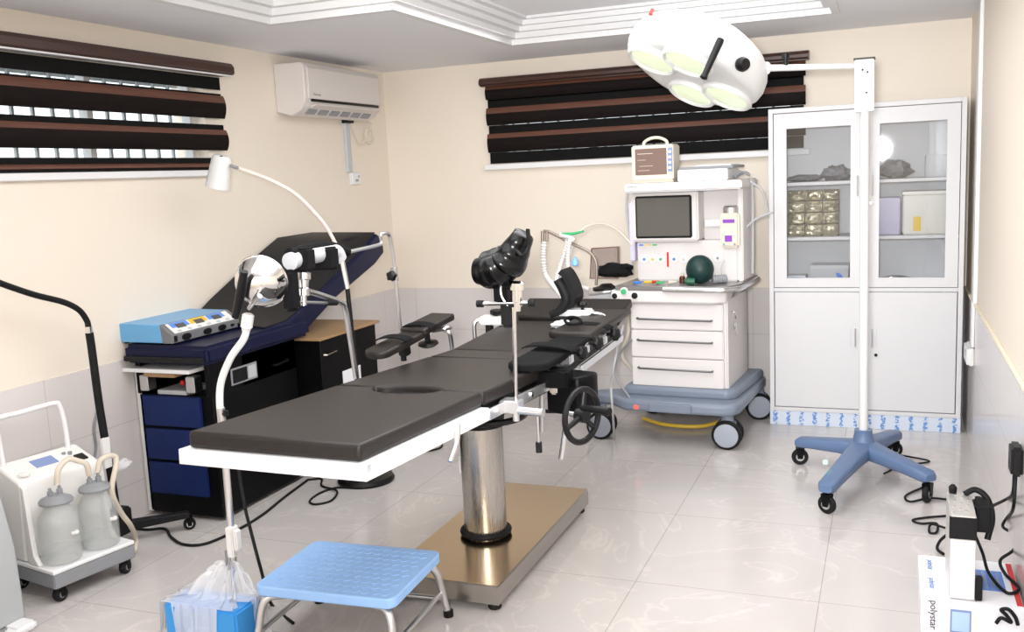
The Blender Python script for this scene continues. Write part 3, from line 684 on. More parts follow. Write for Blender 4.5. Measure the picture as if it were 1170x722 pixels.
for x, y, m_, l_ in ((-.25, .02, 'bluepl', 'small blue connector lying on the left part of the worktop'), (-.20, .05, 'yellow', 'small yellow clip lying beside the blue connector on the worktop'), (-.155, .06, 'red', 'small red connector lying on the worktop'), (-.12, .03, 'green', 'small green connector lying on the worktop left of the vials'), (-.055, .05, 'cream', 'small cream stick lying in front of the vials')):
    p0 = MT @ V((x, y, .912)); single(G().cyl(p0+V((-.022, -.01, 0)), p0+V((.018, .01, 0)), .009, .006, 12), 'tube_connector', m_, p0-V((0, 0, .012)), l_, 'connector')
# vaporiser box with purple marks
p0 = MT @ V((.23, .235, 1.09))
r2 = thing('vaporiser', 'cream box vaporiser with purple markings hung in the right bay', 'vaporiser', p0)
VT = MT @ tr(.245, .215, 0)
b_ = G(VT).box(-.055, .055, -.05, .05, 1.095, 1.29, bev=.012).build('case', 'cream', r2)
G(VT).box(-.035, .03, -.054, -.049, 1.235, 1.255).build('purple_badge', 'purple', b_)
G(VT).box(-.025, .015, -.054, -.049, 1.13, 1.165).build('purple_window', 'purple', b_)
G(VT).lathe([(.045, 0), (.045, .03), (.035, .04)], (0, 0, 1.29), n=26).build('dial', 'satin', r2)
for dx in (-.03, .03): G(VT).lathe([(.006, 0), (.006, .006)], (dx, -.05, 1.115), (0, -1, 0), 12).build('screw', 'greypl', r2)
# tray / printer on top
p0 = MT @ V((.12, .3, 1.476)); r2 = thing('document_tray', 'white tray box with black papers on top of the machine shelf', 'tray', p0)
G(MT).box(-.045, .24, .16, .46, 1.476, 1.54, bev=.004).build('tray_body', 'white', r2)
G(MT).box(-.04, .27, .17, .47, 1.541, 1.556, bev=.002).build('dark_folder', 'greypl', r2)
G(MT).box(.05, .25, .2, .45, 1.557, 1.563).build('paper_sheet', 'paper', r2)
p0 = MT @ V((.29, .3, 1.476)); single(G().tube([p0+V((-.04, -.05, .012)), p0+V((0, -.02, .04)), p0+V((.04, .0, .02)), p0+V((.01, .05, .035)), p0+V((-.03, .03, .015))], .008, 8), 'coiled_lead', 'greypl', p0, 'grey lead coiled at the right end of the machine top', 'cable')
# patient monitor
PT = MT @ tr(-.19, .24, 1.476) @ rot('Z', .03); p0 = PT @ V((0, 0, 0))
r2 = thing('patient_monitor', 'small beige patient monitor with carry handle on top of the machine', 'monitor', p0)
G(PT).box(-.125, .115, -.07, .07, .0, .012, bev=.003).build('foot', 'cream', r2)
g = G(PT); g.box(-.128, .118, -.08, .08, .012, .215, bev=.008); b_ = g.build('case', 'cream', r2)
G(PT).box(-.105, .08, -.084, -.078, .045, .195, bev=.002).build('screen', 'screen2', b_)
G(PT).box(.088, .112, -.084, -.078, .06, .195).build('button_strip', 'lcdblue', b_)
for z in (.075, .105, .135, .165): G(PT).box(.092, .108, -.088, -.083, z, z+.014).build('button', 'white', b_)
for a, b, c, d in ((-.09, 0, .165, .168), (-.09, -.04, .13, .132), (-.08, .0, .095, .097), (-.09, -.02, .07, .072)):
    G(PT).box(a, b, -.0855, -.0835, c, d).build('trace_line', 'cream', b_)
G(PT).tube([(-.075, 0, .21), (-.07, 0, .235), (-.03, 0, .255), (.02, 0, .255), (.06, 0, .235), (.065, 0, .21)], .009, 10).build('carry_handle', 'cream', r2)
# floor standing sample tube beside the machine
single(G().tube([AY(712, 372, 5.0), AY(705, 400, 5.0), AY(700, 425, 5.0), AY(698, 440, 5.05), AY(700, 470, 5.05), AZ(702, 500, .008)], .007, 8), 'gas_pipe', 'ltgrey', AY(700, 425, 5.0), 'thin grey pipe hanging down between the table end and the machine', 'pipe')
single(G().tube([AY(722, 388, 5.25), AY(708, 405, 5.3), AY(704, 430, 5.3), AY(720, 455, 5.25)], .006, 8), 'looped_lead', 'greypl', AY(706, 420, 5.3), 'thin dark lead looping down at the left side of the drawers', 'cable')

# ------------------------------------------------------------------ operating table
TT = tr(-1.53, 2.07, .89) @ rot('Z', -.03) @ rot('X', -.043)
def tg(): return G(TT)
def TP(x, y, z): return TT @ V((x, y, z))
r = thing('operating_table', 'long black padded operating table on a steel column and steel base plate', 'operating table', (-1.515, 3.545, 0))
g = G().box(-1.745, -1.286, 2.99, 4.10, .028, .10, bev=.003); bp0 = g.build('base_plate', 'steelplain', r)
G().box(-1.741, -1.290, 2.994, 4.096, .1001, .1012).build('top_sheet', 'baseplate', bp0)  # thin skin that carries the painted warm reflection
for x in (-1.71, -1.32):
    for y in (3.03, 4.06): G().lathe([(.022, 0), (.026, .006), (.02, .028)], (x, y, 0), n=16).build('foot', 'rubber', bp0)
cx, cyy = -1.53, 3.46
G().lathe([(.088, .10), (.088, .57)], (cx, cyy, 0), n=48).build('column', 'steel', r)
G().torus((cx, cyy, .118), .094, .013, n=40).build('column_collar', 'rubber', r)
G().lathe([(.094, .56), (.098, .60), (.11, .62), (.10, .66), (.12, .68), (.10, .72), (.12, .75), (.12, .80)], (cx, cyy, 0), n=32).build('bellows', 'rubber', r)
G().torus((cx+.03, cyy, .605), .155, .013, n=44).build('ring_handle', 'black', r)
G().box(cx-.091, cx-.085, cyy-.03, cyy+.02, .36, .43).build('type_label', 'plwhite', r)
g = tg(); g.box(-.13, .13, 1.05, 1.75, -.19, -.095, bev=.01); g.box(-.22, .22, 1.1, 1.35, -.13, -.09, bev=.005); g.build('undercarriage', 'blackm', r)
W = .28
def padsec(y0, y1, nm='pad', cut0=False, cut1=False, z0=-.048, z1=0., T=TT, w=W):
    a, b = .125, .085; P = []
    if cut0: P += [(-w, y0), (-a, y0)] + [(a*-math.cos(PI*i/16), y0+b*.55*math.sin(PI*i/16)) for i in range(1, 16)] + [(a, y0), (w, y0)]
    else: P += [(-w, y0), (w, y0)]
    if cut1: P += [(w, y1), (a, y1)] + [(a*math.cos(PI*i/16), y1-b*math.sin(PI*i/16)) for i in range(1, 16)] + [(-a, y1), (-w, y1)]
    else: P += [(w, y1), (-w, y1)]
    g = G(T); g.prism(P, z0, z1); return g.build(nm, 'padblack', r, bevel=.011, seg=3)
padsec(.0, .742, 'back_pad', cut1=True); padsec(.752, 1.42, 'seat_pad', cut0=True); padsec(1.43, 1.632, 'kidney_pad')
T4 = TT @ tr(0, 1.642, 0) @ rot('X', .09)
padsec(0, .63, 'leg_pad', T=T4)
T5 = TT @ tr(0, 2.29, .075) @ rot('X', .28)
padsec(0, .25, 'head_pad', T=T5, w=.275)
tg().lathe([(.10, -.05), (.115, -.045), (.115, -.02)], (0, .742, 0), n=32, sc=(1, .6)).build('opening_basin', 'black', r)
# frame: white under back section, rails on both sides
g = tg()
for s_ in (-1, 1): g.box(s_*.292-.012, s_*.292+.012, -.012, .74, -.092, -.049)
g.box(-.304, .304, -.014, .012, -.092, -.049); g.box(-.28, .28, .012, .74, -.06, -.049)
g.build('back_frame', 'white', r, bevel=.002)
for s_ in (-1, 1):
    g = tg(); g.box(s_*.30-.006, s_*.30+.006, .742, 1.62, -.092, -.055); rl = g.build('side_rail', 'steelrail', r, bevel=.002)
    for y in (.8, 1.1, 1.4, 1.58): tg().cyl((s_*.27, y, -.073), (s_*.312, y, -.073), .009, n=12).build('rail_stud', 'chrome', rl)
    g = G(T4); g.box(s_*.30-.006, s_*.30+.006, .02, .62, -.09, -.058); g.build('side_rail', 'steelrail', r, bevel=.002)
g = tg(); g.box(-.27, .27, .745, 1.63, -.085, -.049); g.build('seat_frame', 'blackm', r)
g = G(T4); g.box(-.26, .26, 0, .62, -.08, -.049); g.build('leg_frame', 'blackm', r)
g = G(T5); g.box(-.2, .2, .0, .24, -.07, -.049); g.build('head_frame', 'blackm', r)
# small release lever hanging from the back frame
tg().tube([(.309, .50, -.055), (.318, .47, -.10), (.314, .43, -.15)], .009, 8).build('release_lever', 'satin', r)
tg().box(.30, .33, 1.30, 1.40, -.11, -.03, bev=.006).build('hinge_block', 'chrome', r)
tg().box(.30, .345, 1.33, 1.37, -.105, -.035, bev=.004).build('rail_clamp', 'steelrail', r)
# gearbox, crank wheel and rods
g = G(); g.prism([(-.10, -.07), (.05, -.07), (.07, 0), (.05, .07), (-.10, .07)], -.09, .06, R=tr(-1.10, 3.42, .735) @ rot('Z', -.3)); g.build('gearbox', 'blackm', r, bevel=.012)
g = G(); g.box(-1.26, -1.1, 3.30, 3.38, .76, .83, bev=.008); g.build('gear_bracket', 'blackm', r)
wc = AX(665, 475, -.985)
wa = V((.93, -.36, .0)).normalized()
g = G(); g.torus(wc, .093, .011, wa, 40, 10); g.lathe([(.024, -.02), (.024, .02)], wc, wa, 18); u_ = wa.cross(V((0, 0, 1))).normalized()
for k in range(3):
    t = PI/2+2*PI*k/3+.2; g.cyl(wc, wc+(u_*math.cos(t)+V((0, 0, 1))*math.sin(t))*.093, .012, .008, 10)
cw = g.build('crank_wheel', 'black', r)
G().cyl(wc-wa*.07, wc, .009).build('crank_shaft', 'satin', cw)
hgrip = wc+u_*.0+V((0, 0, .03)); G().tube([hgrip, hgrip+wa*.05, hgrip+wa*.12], lambda u: .010+.005*u, 12).build('crank_grip', 'black', cw)
G().cyl(AY(651, 455, 3.6), AY(641, 524, 3.6), .011).build('hanging_rod', 'chrome', r)
G().cyl(AY(619, 448, 3.9), AY(619, 493, 3.9), .011).build('hanging_rod', 'satin', r)
G().tube([AY(652, 405, 3.75), AY(650, 430, 3.75), AY(647, 452, 3.72)], .012, 10).build('drive_cable', 'rubber', r)
G().tube([AY(556, 472, 3.5), AY(600, 470, 3.6), AY(640, 470, 3.65)], .008, 8).build('drive_cable', 'rubber', r)
def knob(c, ax, R_, name, parent, m='black', L=.03):
    ax = V(ax).normalized(); a = ax.orthogonal().normalized(); b = ax.cross(a); g = G(); c = V(c); n = 30
    def ring(rr, z): return [g._v(c+ax*z+(a*math.cos(2*PI*i/n)+b*math.sin(2*PI*i/n))*rr*(1+.12*math.cos(5*2*PI*i/n))) for i in range(n)]
    g.loft([ring(R_*.85, 0), ring(R_, .004), ring(R_, L-.006), ring(R_*.7, L)]); g.cyl(c-ax*.03, c+ax*.002, .008); return g.build(name, m, parent, ang=50)
for px, py, x in ((662, 403, -1.13), (680, 392, -1.12), (700, 382, -1.12)):
    c_ = AX(px, py, x); knob(c_, (1, -.35, .1), .026, 'clamp_knob', r)
    G().box(c_.x-.08, c_.x-.03, c_.y-.025, c_.y+.025, c_.z-.045, c_.z+.0, bev=.005).build('clamp_body', 'steelrail', r)
# white padded hand cushion
single(crumpled(TP(.06, 2.10, .062), (.045, .06, .016), 33, .5), 'gauze_pad', 'white', TP(.06, 2.10, .05), 'small crumpled white gauze lying on the far end of the table', 'gauze')

# ------------------------------------------------------------------ right leather leg gutter on its pole
foot = TP(.33, .90, -.07)
top = AX(575, 352, -1.19); top = V((foot.x+.01, foot.y, top.z))
r = thing('leg_support', 'black leather leg gutter on a chrome pole clamped to the near side of the table', 'leg support', foot)
G().cyl(foot-V((0, 0, .03)), top, .0075, n=16).build('pole', 'chrome', r)
g = G(); g.box(foot.x-.05, foot.x+.02, foot.y-.03, foot.y+.03, foot.z-.025, foot.z+.02, bev=.005); g.cyl(foot+V((0, -.01, -.015)), foot+V((.11, -.03, -.015)), .014); g.cyl(foot+V((0, 0, -.055)), foot+V((0, 0, .0)), .012); cb = g.build('rail_clamp', 'steelrail', r)
g = G(); q = foot+V((.085, -.02, -.015)); g.cyl(q, q-V((0, 0, .12)), .005); cl_ = g.build('clamp_lever', 'satin', cb)
G().cyl(q-V((0, 0, .105)), q-V((0, 0, .14)), .011).build('lever_grip', 'rubber', cl_)
# cross bar with black ends and upper joint
zc = top.z+.02
a_, b_ = AY(552, 347, foot.y), AY(604, 346, foot.y)
G().cyl(a_, b_, .007).build('cross_bar', 'chrome', r)
for p, d in ((a_, -1), (b_, 1)): G().cyl(p, p+V((.022*d, 0, 0)), .012).build('bar_grip', 'rubber', r)
j0 = AY(591, 352, foot.y); j1 = AY(591, 318, foot.y)
G().lathe([(.012, -.01), (.012, .02), (.018, .022), (.018, .06), (.025, .062), (.025, .085), (.018, .09), (.01, .092)], j0, (j1-j0), n=22).build('swivel_joint', 'chrome', r)
G().tube([AY(582, 318, foot.y), AY(573, 325, foot.y), AY(573, 338, foot.y), AY(580, 349, foot.y)], .004, 8).build('pull_wire', 'satin', r)
G().box(*(lambda c: (c.x-.022, c.x+.03, c.y, c.y+.05, c.z-.09, c.z+.05))(AY(577, 345, foot.y+.03)), bev=.01).build('mount_block', 'black', r)
# gutter: trough along a lifted axis, wall facing viewer gathered into pleats
axp = catmull([AY(546, 304, foot.y), AY(562, 305, foot.y), AY(578, 298, foot.y), AY(588, 283, foot.y), AY(598, 265, foot.y)], 12)
g = G(); rings = []; N_ = len(axp)
for i in range(N_):
    p = axp[i]; d = (axp[min(i+1, N_-1)]-axp[max(i-1, 0)]).normalized(); side = V((0, -1, 0)); up_ = d.cross(side).normalized()
    if up_.z < 0: up_ = -up_
    u = i/(N_-1); R_ = .0029*(12.5+12.5*math.sin(PI*min(1, .12+u*1.25))**.8 if u < .5 else 10+15*(1-(u-.5)*1.45)**1.2 if u < 1 else 8)
    if i == 0: R_ *= .62
    if i == N_-1: R_ *= .7
    ring = []
    for k in range(32):
        t = 2*PI*k/32; dt = abs(math.atan2(math.sin(t-PI/2+.35), math.cos(t-PI/2+.35)))
        rr_ = R_*(1-.42*math.exp(-(dt/.55)**2)) * (1+.04*math.sin(u*36+.8*math.cos(t))*max(0, math.cos(t)*.6-math.sin(t)*.8))
        ring.append(g._v(p+side*math.cos(t)*rr_*1.25+up_*math.sin(t)*rr_))
    rings.append(ring)
g.loft(rings); g.build('leather_gutter', 'leather', r, sub=1, ang=70)
G().tube([AY(589, 285, foot.y-.05), AY(597, 292, foot.y-.06), AY(604, 280, foot.y-.05), AY(603, 262, foot.y-.03)], .007, 8).build('edge_loop', 'leather', r)
G().box(*(lambda c: (c.x-.03, c.x+.03, c.y-.02, c.y+.04, c.z-.055, c.z+.05))(AY(574, 330, foot.y+.04)), bev=.012).build('strap', 'fabric', r)

# ------------------------------------------------------------------ left grey leg crutch with black straps on bent chrome tube
r = thing('leg_support', 'grey tubular leg crutch with black straps on a bent chrome rod beside the blue couch', 'leg support', AX(408, 430, -1.86))
xl = -1.86
G().tube([AX(352, 333, xl), AX(366, 337, xl), AX(388, 345, xl), AX(394, 352, xl), AX(399, 380, xl), AX(407, 432, xl)], .0105, 12, 8).build('bent_pole', 'satin', r)
j = AX(347, 345, xl); jt = AX(347, 315, xl)
G().lathe([(.01, -.012), (.01, .02), (.02, .022), (.02, .045), (.016, .05), (.018, .075), (.024, .078), (.024, .10), (.012, .105)], j, jt-j, n=22).build('clamp', 'satin', r)
G().cyl(AX(336, 345, xl), AX(380, 346, xl), .005).build('cross_bar', 'satin', r)
G().cyl(AX(374, 346, xl), AX(384, 346, xl), .010).build('bar_grip', 'rubber', r)
G().cyl(AX(347, 318, xl), AX(347, 298, xl), .007).build('stem', 'satin', r)
ha, hb = AX(334, 296, xl), AX(386, 289, xl)
g = G().tube([AX(331, 299, xl), AX(345, 294, xl), AX(366, 290, xl), AX(382, 288, xl), AX(387, 296, xl)], .030, 18, 8); g.build('crutch_tube', 'ltgrey', r)
def strap(px, pw, z0, z1):
    c = AX(px, (z0+z1)/2, xl); w = .5*(AX(px+pw, 0, xl).y-AX(px, 0, xl).y); hh = (AX(px, z0, xl).z-AX(px, z1, xl).z)/2
    G().box(c.x-.045, c.x+.045, c.y-w, c.y+w, c.z-hh, c.z+hh, bev=.008).build('strap', 'fabric', r)
strap(343, 11, 283, 310); strap(370, 11, 282, 308)
G().tube([AX(333, 291, xl), AX(350, 284, xl), AX(370, 281, xl), AX(385, 283, xl), AX(397, 288, xl)], .017, 10).build('black_sleeve', 'fabric', r)
G().box(*(lambda c: (c.x-.02, c.x+.02, c.y-.03, c.y+.03, c.z-.09, c.z+.05))(AX(332, 325, xl)), bev=.012).build('hanging_strap', 'fabric', r)

# chrome rod with knob, hooked top
r = thing('chrome_rod', 'slim leaning chrome rod with a black knob and hooked top behind the table', 'rod', AX(461, 408, -1.88))
xr = -1.88
G().tube([AX(398, 288, xr), AX(432, 280, xr), AX(436, 276, xr), AX(435, 268, xr), AX(443, 267, xr), AX(446, 275, xr), AX(450, 300, xr), AX(455, 350, xr), AX(461, 412, xr)], .0075, 10, 6).build('rod', 'satin', r)
G().cyl(AX(450, 306, xr), AX(452, 321, xr), .014).build('sliding_clamp', 'satin', r)
knob(AX(449, 315, xr), (0, -1, .05), .02, 'clamp_knob', r, L=.025)
G().cyl(AX(459.3, 385, xr), AX(461.5, 412, xr), .012).build('lower_sleeve', 'rubber', r)

# ------------------------------------------------------------------ arm boards
def board(T, L, w, name, m, parent, th=.03, taper=.8):
    P = []; n = 10
    for i in range(n+1): t = PI+PI*i/n; P.append((w/2*math.cos(t), w/2*taper*math.sin(t)+w/2*taper))
    P += [(w/2*.92, L), (-w/2*.92, L)]
    g = G(T); g.prism(P, -th, 0); return g.build(name, m, parent, bevel=.009, seg=3)
p0 = AZ(424, 403, .90); p1 = AZ(508, 360, .97)
r = thing('arm_board', 'black padded arm board with a raised strap on the far left of the table', 'arm board', p0)
d = (p1-p0); L = d.length; BT = frame(p0, V((d.y, -d.x, 0)), d)
board(BT, L*.62, .115, 'lower_pad', 'padblack', r)
board(BT @ tr(0, L*.52, .014), L*.46, .13, 'upper_pad', 'padblack', r, taper=.2)
for yy in (.26, .60):
    g = G(BT); g.grid(lambda u, v: (-.075+.15*u, L*yy+.05*(v-.5)+.02*u, .004+.018*math.sin(PI*u)**.6), 16, 4); g.build('strap', 'fabric', r, solid=.004)
k0 = AX(478, 392, p0.lerp(p1, .6).x)
G(BT).lathe([(.012, -.03), (.012, -.07), (.04, -.075), (.045, -.085), (.03, -.095)], (.0, L*.72, 0), n=22).build('swivel_knob', 'black', r)
G(BT).box(-.02, .02, L*.36, L*.44, -.08, -.03, bev=.006).build('lock_block', 'black', r)
G().tube([BT @ V((0, L*.8, -.04)), BT @ V((.06, L*.88, -.035)), AX(508, 377, -1.85), AX(514, 382, -1.84), AX(517, 402, -1.84)], .010, 10).build('bent_tube', 'satin', r)

A0, A1 = TP(.27, 1.12, .03), TP(.22, 2.42, .085)
r = thing('arm_board', 'black padded arm board with dark straps lying on the right edge of the table', 'arm board', A0)
d = A1-A0; L = d.length; BT = frame(A0, V((d.y, -d.x, 0)), d)
board(BT, L*.55, .16, 'lower_pad', 'fabric', r, th=.028); board(BT @ tr(-.01, L*.46, .02), L*.54, .20, 'upper_pad', 'padblack', r, th=.03, taper=.2)
for yy, ww in ((.26, .09), (.66, .08)):
    g = G(BT); g.grid(lambda u, v: (-.115+.23*u, L*yy+ww*(v-.5)-.06*u, .004+.016*math.sin(PI*u)**.5), 16, 4); g.build('strap', 'fabric', r, solid=.005)
G(BT).torus((-.06, L*.62, .035), .035, .007, (.2, -.3, 1)).build('strap_loop', 'fabric', r)
# shoulder rest, concave black pads
c = AX(650, 352, -1.40)
r = thing('shoulder_rest', 'curved black horseshoe shoulder rest on a white bracket at the far end of the table', 'shoulder rest', c)
yq = c.y
pts = [AY(637, 356, yq), AY(650, 347, yq), AY(652, 336, yq), AY(645, 326, yq), AY(638, 321, yq)]
g = G(); pth = catmull([AY(634, 357, yq), AY(645, 352, yq), AY(651, 341, yq), AY(648, 330, yq), AY(641, 318, yq)], 8); rings = []
for i, p in enumerate(pth):
    t_ = (pth[min(i+1, len(pth)-1)]-pth[max(i-1, 0)]).normalized(); nn = V((-t_.z, 0, t_.x)); k = .016+.004*math.sin(PI*i/(len(pth)-1))
    rings.append([g._v(p+nn*k*a+V((0, b, 0))) for a, b in ((-1, -.07), (-.6, -.078), (.6, -.078), (1, -.07), (1, .07), (.6, .078), (-.6, .078), (-1, .07))])
g.loft(rings); g.build('curved_pad', 'rubber', r, ang=50)
g = G(); pth = catmull([AY(646, 350, yq), AY(657, 342, yq), AY(655, 328, yq), AY(648, 314, yq), AY(643, 309, yq)], 8); rings = []
for i, p in enumerate(pth):
    t_ = (pth[min(i+1, len(pth)-1)]-pth[max(i-1, 0)]).normalized(); nn = V((-t_.z, 0, t_.x)); k = .012
    rings.append([g._v(p+nn*k*a+V((0, b, 0))) for a, b in ((-1, -.05), (1, -.05), (1, .09), (-1, .09))])
g.loft(rings); g.build('pad_shell', 'rubber', r, ang=50)
G().box(c.x-.05, c.x+.11, yq-.03, yq+.05, c.z-.035, c.z-.005, bev=.008).build('bracket', 'white', r)
G().tube([V((c.x+.10, yq, c.z-.02)), V((c.x+.16, yq, c.z-.03)), V((c.x+.2, yq-.03, c.z-.05))], .008, 8).build('bracket_arm', 'satin', r)
knob(V((c.x+.07, yq-.01, c.z+.01)), (0, 0, 1), .022, 'clamp_knob', r, L=.022)
# white clamp at far left rail
c = AX(560, 372, -1.80)
r = thing('rail_clamp', 'white rail clamp with black knob and bent chrome tube on the far left rail', 'clamp', c)
G().box(c.x-.04, c.x+.10, c.y-.05, c.y+.03, c.z+.01, c.z+.05, bev=.008).build('clamp_body', 'white', r)
knob(V((c.x+.04, c.y-.01, c.z+.055)), (0, 0, 1), .028, 'clamp_knob', r, L=.028)
G().tube([V((c.x, c.y, c.z+.03)), V((c.x-.05, c.y-.03, c.z+.03)), V((c.x-.065, c.y-.04, c.z+.01)), V((c.x-.065, c.y-.04, c.z-.07))], .011, 10).build('bent_tube', 'satin', r)
G().box(c.x-.01, c.x+.02, c.y-.04, c.y, c.z-.05, c.z+.02, bev=.004).build('rail_jaw', 'black', r)

# ------------------------------------------------------------------ blue gynaecology couch with drawers
cx0, cx1, cy0, cy1 = -3.34, -2.90, 3.50, 4.25
cx0 = -3.33
r = thing('examination_couch', 'navy blue vinyl examination couch with raised backrest on a black drawer base', 'examination couch', ((cx0+cx1)/2, 4.1, 0))
g = G(); g.box(cx0, cx1, cy0+.02, 4.2, .02, .605); g.box(cx0, cx0+.03, cy0+.01, 4.2, .605, .76); g.box(cx1-.03, cx1, cy0+.01, 4.2, .605, .76); g.box(cx0, cx1, cy0+.25, 4.2, .605, .76)
g.build('body', 'blackm', r, bevel=.004)
for (a, b) in ((.455, .60), (.29, .44), (.12, .275)):
    G().box(-3.30, -2.965, cy0, cy0+.022, a, b, bev=.004).build('drawer', 'navydr', r)
G().box(-3.40, -2.965, cy0-.05, cy0+.1, .722, .74, bev=.002).build('pull_out_shelf', 'white', r)
G().box(-3.24, -3.06, cy0-.04, cy0+.1, .70, .722, bev=.004).build('wooden_tray', 'wood', r)
for x in (-3.27, -3.0): G().box(x-.025, x+.025, cy0-.01, cy0+.05, .625, .70, bev=.004).build('shelf_bracket', 'satin', r)
G().box(-3.22, -3.05, cy0+.02, cy0+.2, .605, .625, bev=.002).build('drawer_tray', 'ltgrey', r)
G().ball((-3.10, cy0+.06, .655), .014, 12).build('red_knob', 'red', r)
G().box(-3.345, -3.315, cy0+.02, cy0+.3, .02, .74).build('side_panel', 'plwhite', r)
# side details on near flank
lp = G().box(cx1, cx1+.004, 3.66, 3.86, .625, .705).build('switch_plate', 'greypl', r)
G().box(cx1+.003, cx1+.006, 3.79, 3.85, .635, .695).build('plate_label', 'ltgrey', lp); G().box(cx1+.003, cx1+.006, 3.67, 3.78, .633, .697).build('plate_window', 'black', lp)
G().tube([(cx1, 3.99, .66), (cx1+.02, 4.0, .66), (cx1+.02, 4.1, .665), (cx1, 4.11, .665)], .007, 8).build('side_handle', 'blackm', r)
# seat mattress
g = G(); g.box(-3.35, -2.86, 3.46, 4.30, .762, .85, bev=.02); st = g.build('seat', 'navy', r)
G().box(-3.33, -2.88, 3.44, 3.47, .775, .80, bev=.004).build('seat_groove', 'black', st)
# backrest: thick pad rising towards the back wall; section in (y,z)
B0, B1 = V((0, 4.14, .86)), V((0, 4.62, 1.215))
nr = [(3.95, .852), (4.14, .856), (4.34, .925), (4.70, 1.06), (4.98, 1.17), (5.12, 1.245), (5.19, 1.21)]
fr_ = [(3.95, .90), (4.09, .975), (4.28, 1.06), (4.50, 1.16), (4.73, 1.252), (5.10, 1.256), (5.19, 1.23)]
bot = [(5.20, 1.12), (5.08, 1.06), (4.62, .92), (4.24, .76), (3.95, .765)]
def secx(t, o=0): return [(a[0]*(1-t)+b[0]*t, a[1]*(1-t)+b[1]*t+o) for a, b in zip(nr, fr_)]
g = G(); g.loft([[g._v((-2.885-.46*t, y, z)) for y, z in secx(t)+bot] for t in (0, .04, .2, .4, .6, .8, .96, 1)])
bk = g.build('backrest', 'navy', r, bevel=.014, seg=4, ang=50)
g = G(); g.loft([[g._v((-2.885-.46*t, y, z)) for y, z in secx(t, .007)[:6]+secx(t, .0)[:6][::-1]] for t in (.03, .2, .4, .6, .8, .97)]); g.build('top_cover', 'darkback', bk, ang=50)
G().tube([(-2.89, 3.98, .82), (-2.885, 4.02, .80), (-2.885, 4.10, .795)], .008, 8).build('hinge', 'satin', r)
# long pedal base foot
g = G(); g.box(cx0+.05, cx1-.04, cy0+.1, 4.15, 0, .02); g.build('plinth', 'rubber', r)

# wooden topped black cabinet behind couch
r = thing('side_cabinet', 'black side cabinet with a tan wooden top behind the blue couch', 'cabinet', (-3.05, 4.65, 0))
g = G(); g.box(-3.33, -2.79, 4.27, 4.86, .03, .735); g.build('body', 'blackm', r, bevel=.003)
G().box(-3.34, -2.78, 4.262, 4.90, .735, .75, bev=.002).build('wooden_top', 'wood', r)
G().tube([(-2.79, 4.30, .655), (-2.775, 4.305, .655), (-2.775, 4.40, .66), (-2.79, 4.405, .66)], .006, 8, smooth=False).build('handle', 'chrome', r)
G().box(-2.79, -2.787, 4.47, 4.66, .37, .53).build('white_notice', 'paper', r)
for x in (-3.28, -2.84):
    for y in (4.32, 4.80): G().lathe([(.02, 0), (.02, .03)], (x, y, 0), n=14).build('foot', 'rubber', r)

# electrosurgical unit on the couch
r = thing('electrosurgical_unit', 'sky blue electrosurgical unit with grey control front on the foot of the couch', 'electrosurgical unit', (-3.22, 3.70, .851))
ex0, ex1, ey0, ey1, ez0, ez1 = -3.385, -3.115, 3.47, 3.97, .852, .945
g = G(); g.loft([[g._v((x, y, z)) for x, z in ((ex0, ez0+.008), (ex1, ez0+.008), (ex1-.012, ez1), (ex0, ez1+.004))] for y in (ey0, ey1)]); g.build('case', mat('sky_blue_case', (.14, .40, .70), .35), r, bevel=.004)
g = G(); g.loft([[g._v((x, y, z)) for x, z in ((ex1, ez0+.006), (ex1+.055, ez0+.006), (ex1+.055, ez0+.045), (ex1-.011, ez1+.001))] for y in (ey0, ey1)]); fr = g.build('control_front', mat('console_grey', (.17, .17, .18), .45), r, bevel=.003)
sl = (V((ex1-.011, 0, ez1+.001))-V((ex1+.055, 0, ez0+.045)))
def onslope(y0, y1, u0, u1, nm, m_, k=.0015, par=None):
    b0 = V((ex1+.055, 0, ez0+.045)); nrm = V((-sl.z, 0, sl.x)).normalized(); nrm = -nrm if nrm.x < 0 else nrm
    g = G(); g.loft([[g._v(b0+sl*u+V((0, y, 0))+nrm*h) for y, u in ((y0, u0), (y1, u0), (y1, u1), (y0, u1))] for h in (.0002, k)]); return g.build(nm, m_, par or fr)
onslope(ey0+.03, ey1-.03, .08, .92, 'panel', 'plwhite')
for i, (a, b, m_) in enumerate(((.05, .17, 'printblue'), (.18, .30, 'yellow'), (.31, .43, 'printblue'))):
    onslope(ey0+a, ey0+b, .5, .9, 'colour_field', m_, .0025); onslope(ey0+a+.03, ey0+b-.03, .42, .75, 'display', 'screen', .004)
for i in range(6): onslope(ey0+.06+i*.07, ey0+.085+i*.07, .15, .28, 'key', 'ltgrey', .003)
G().box(ex1+.054, ex1+.058, ey0+.015, ey0+.035, ez0+.012, ez0+.04).build('power_switch', 'black', fr)
for y, w in ((ey0+.10, .032), (ey0+.25, .03), (ey0+.36, .03), (ey0+.44, .014)):
    G().lathe([(w, 0), (w, .004), (w*.7, .005)], (ex1+.0545, y, ez0+.025), (1, 0, 0), 22, up=(0, 1, 0), sc=(1, .5)).build('outlet', 'black', fr)
for x in (ex0+.03, ex1-.02):
    for y in (ey0+.03, ey1-.03): G().lathe([(.012, .0), (.012, .009)], (x, y, ez0-.001), n=12).build('foot', 'rubber', r)

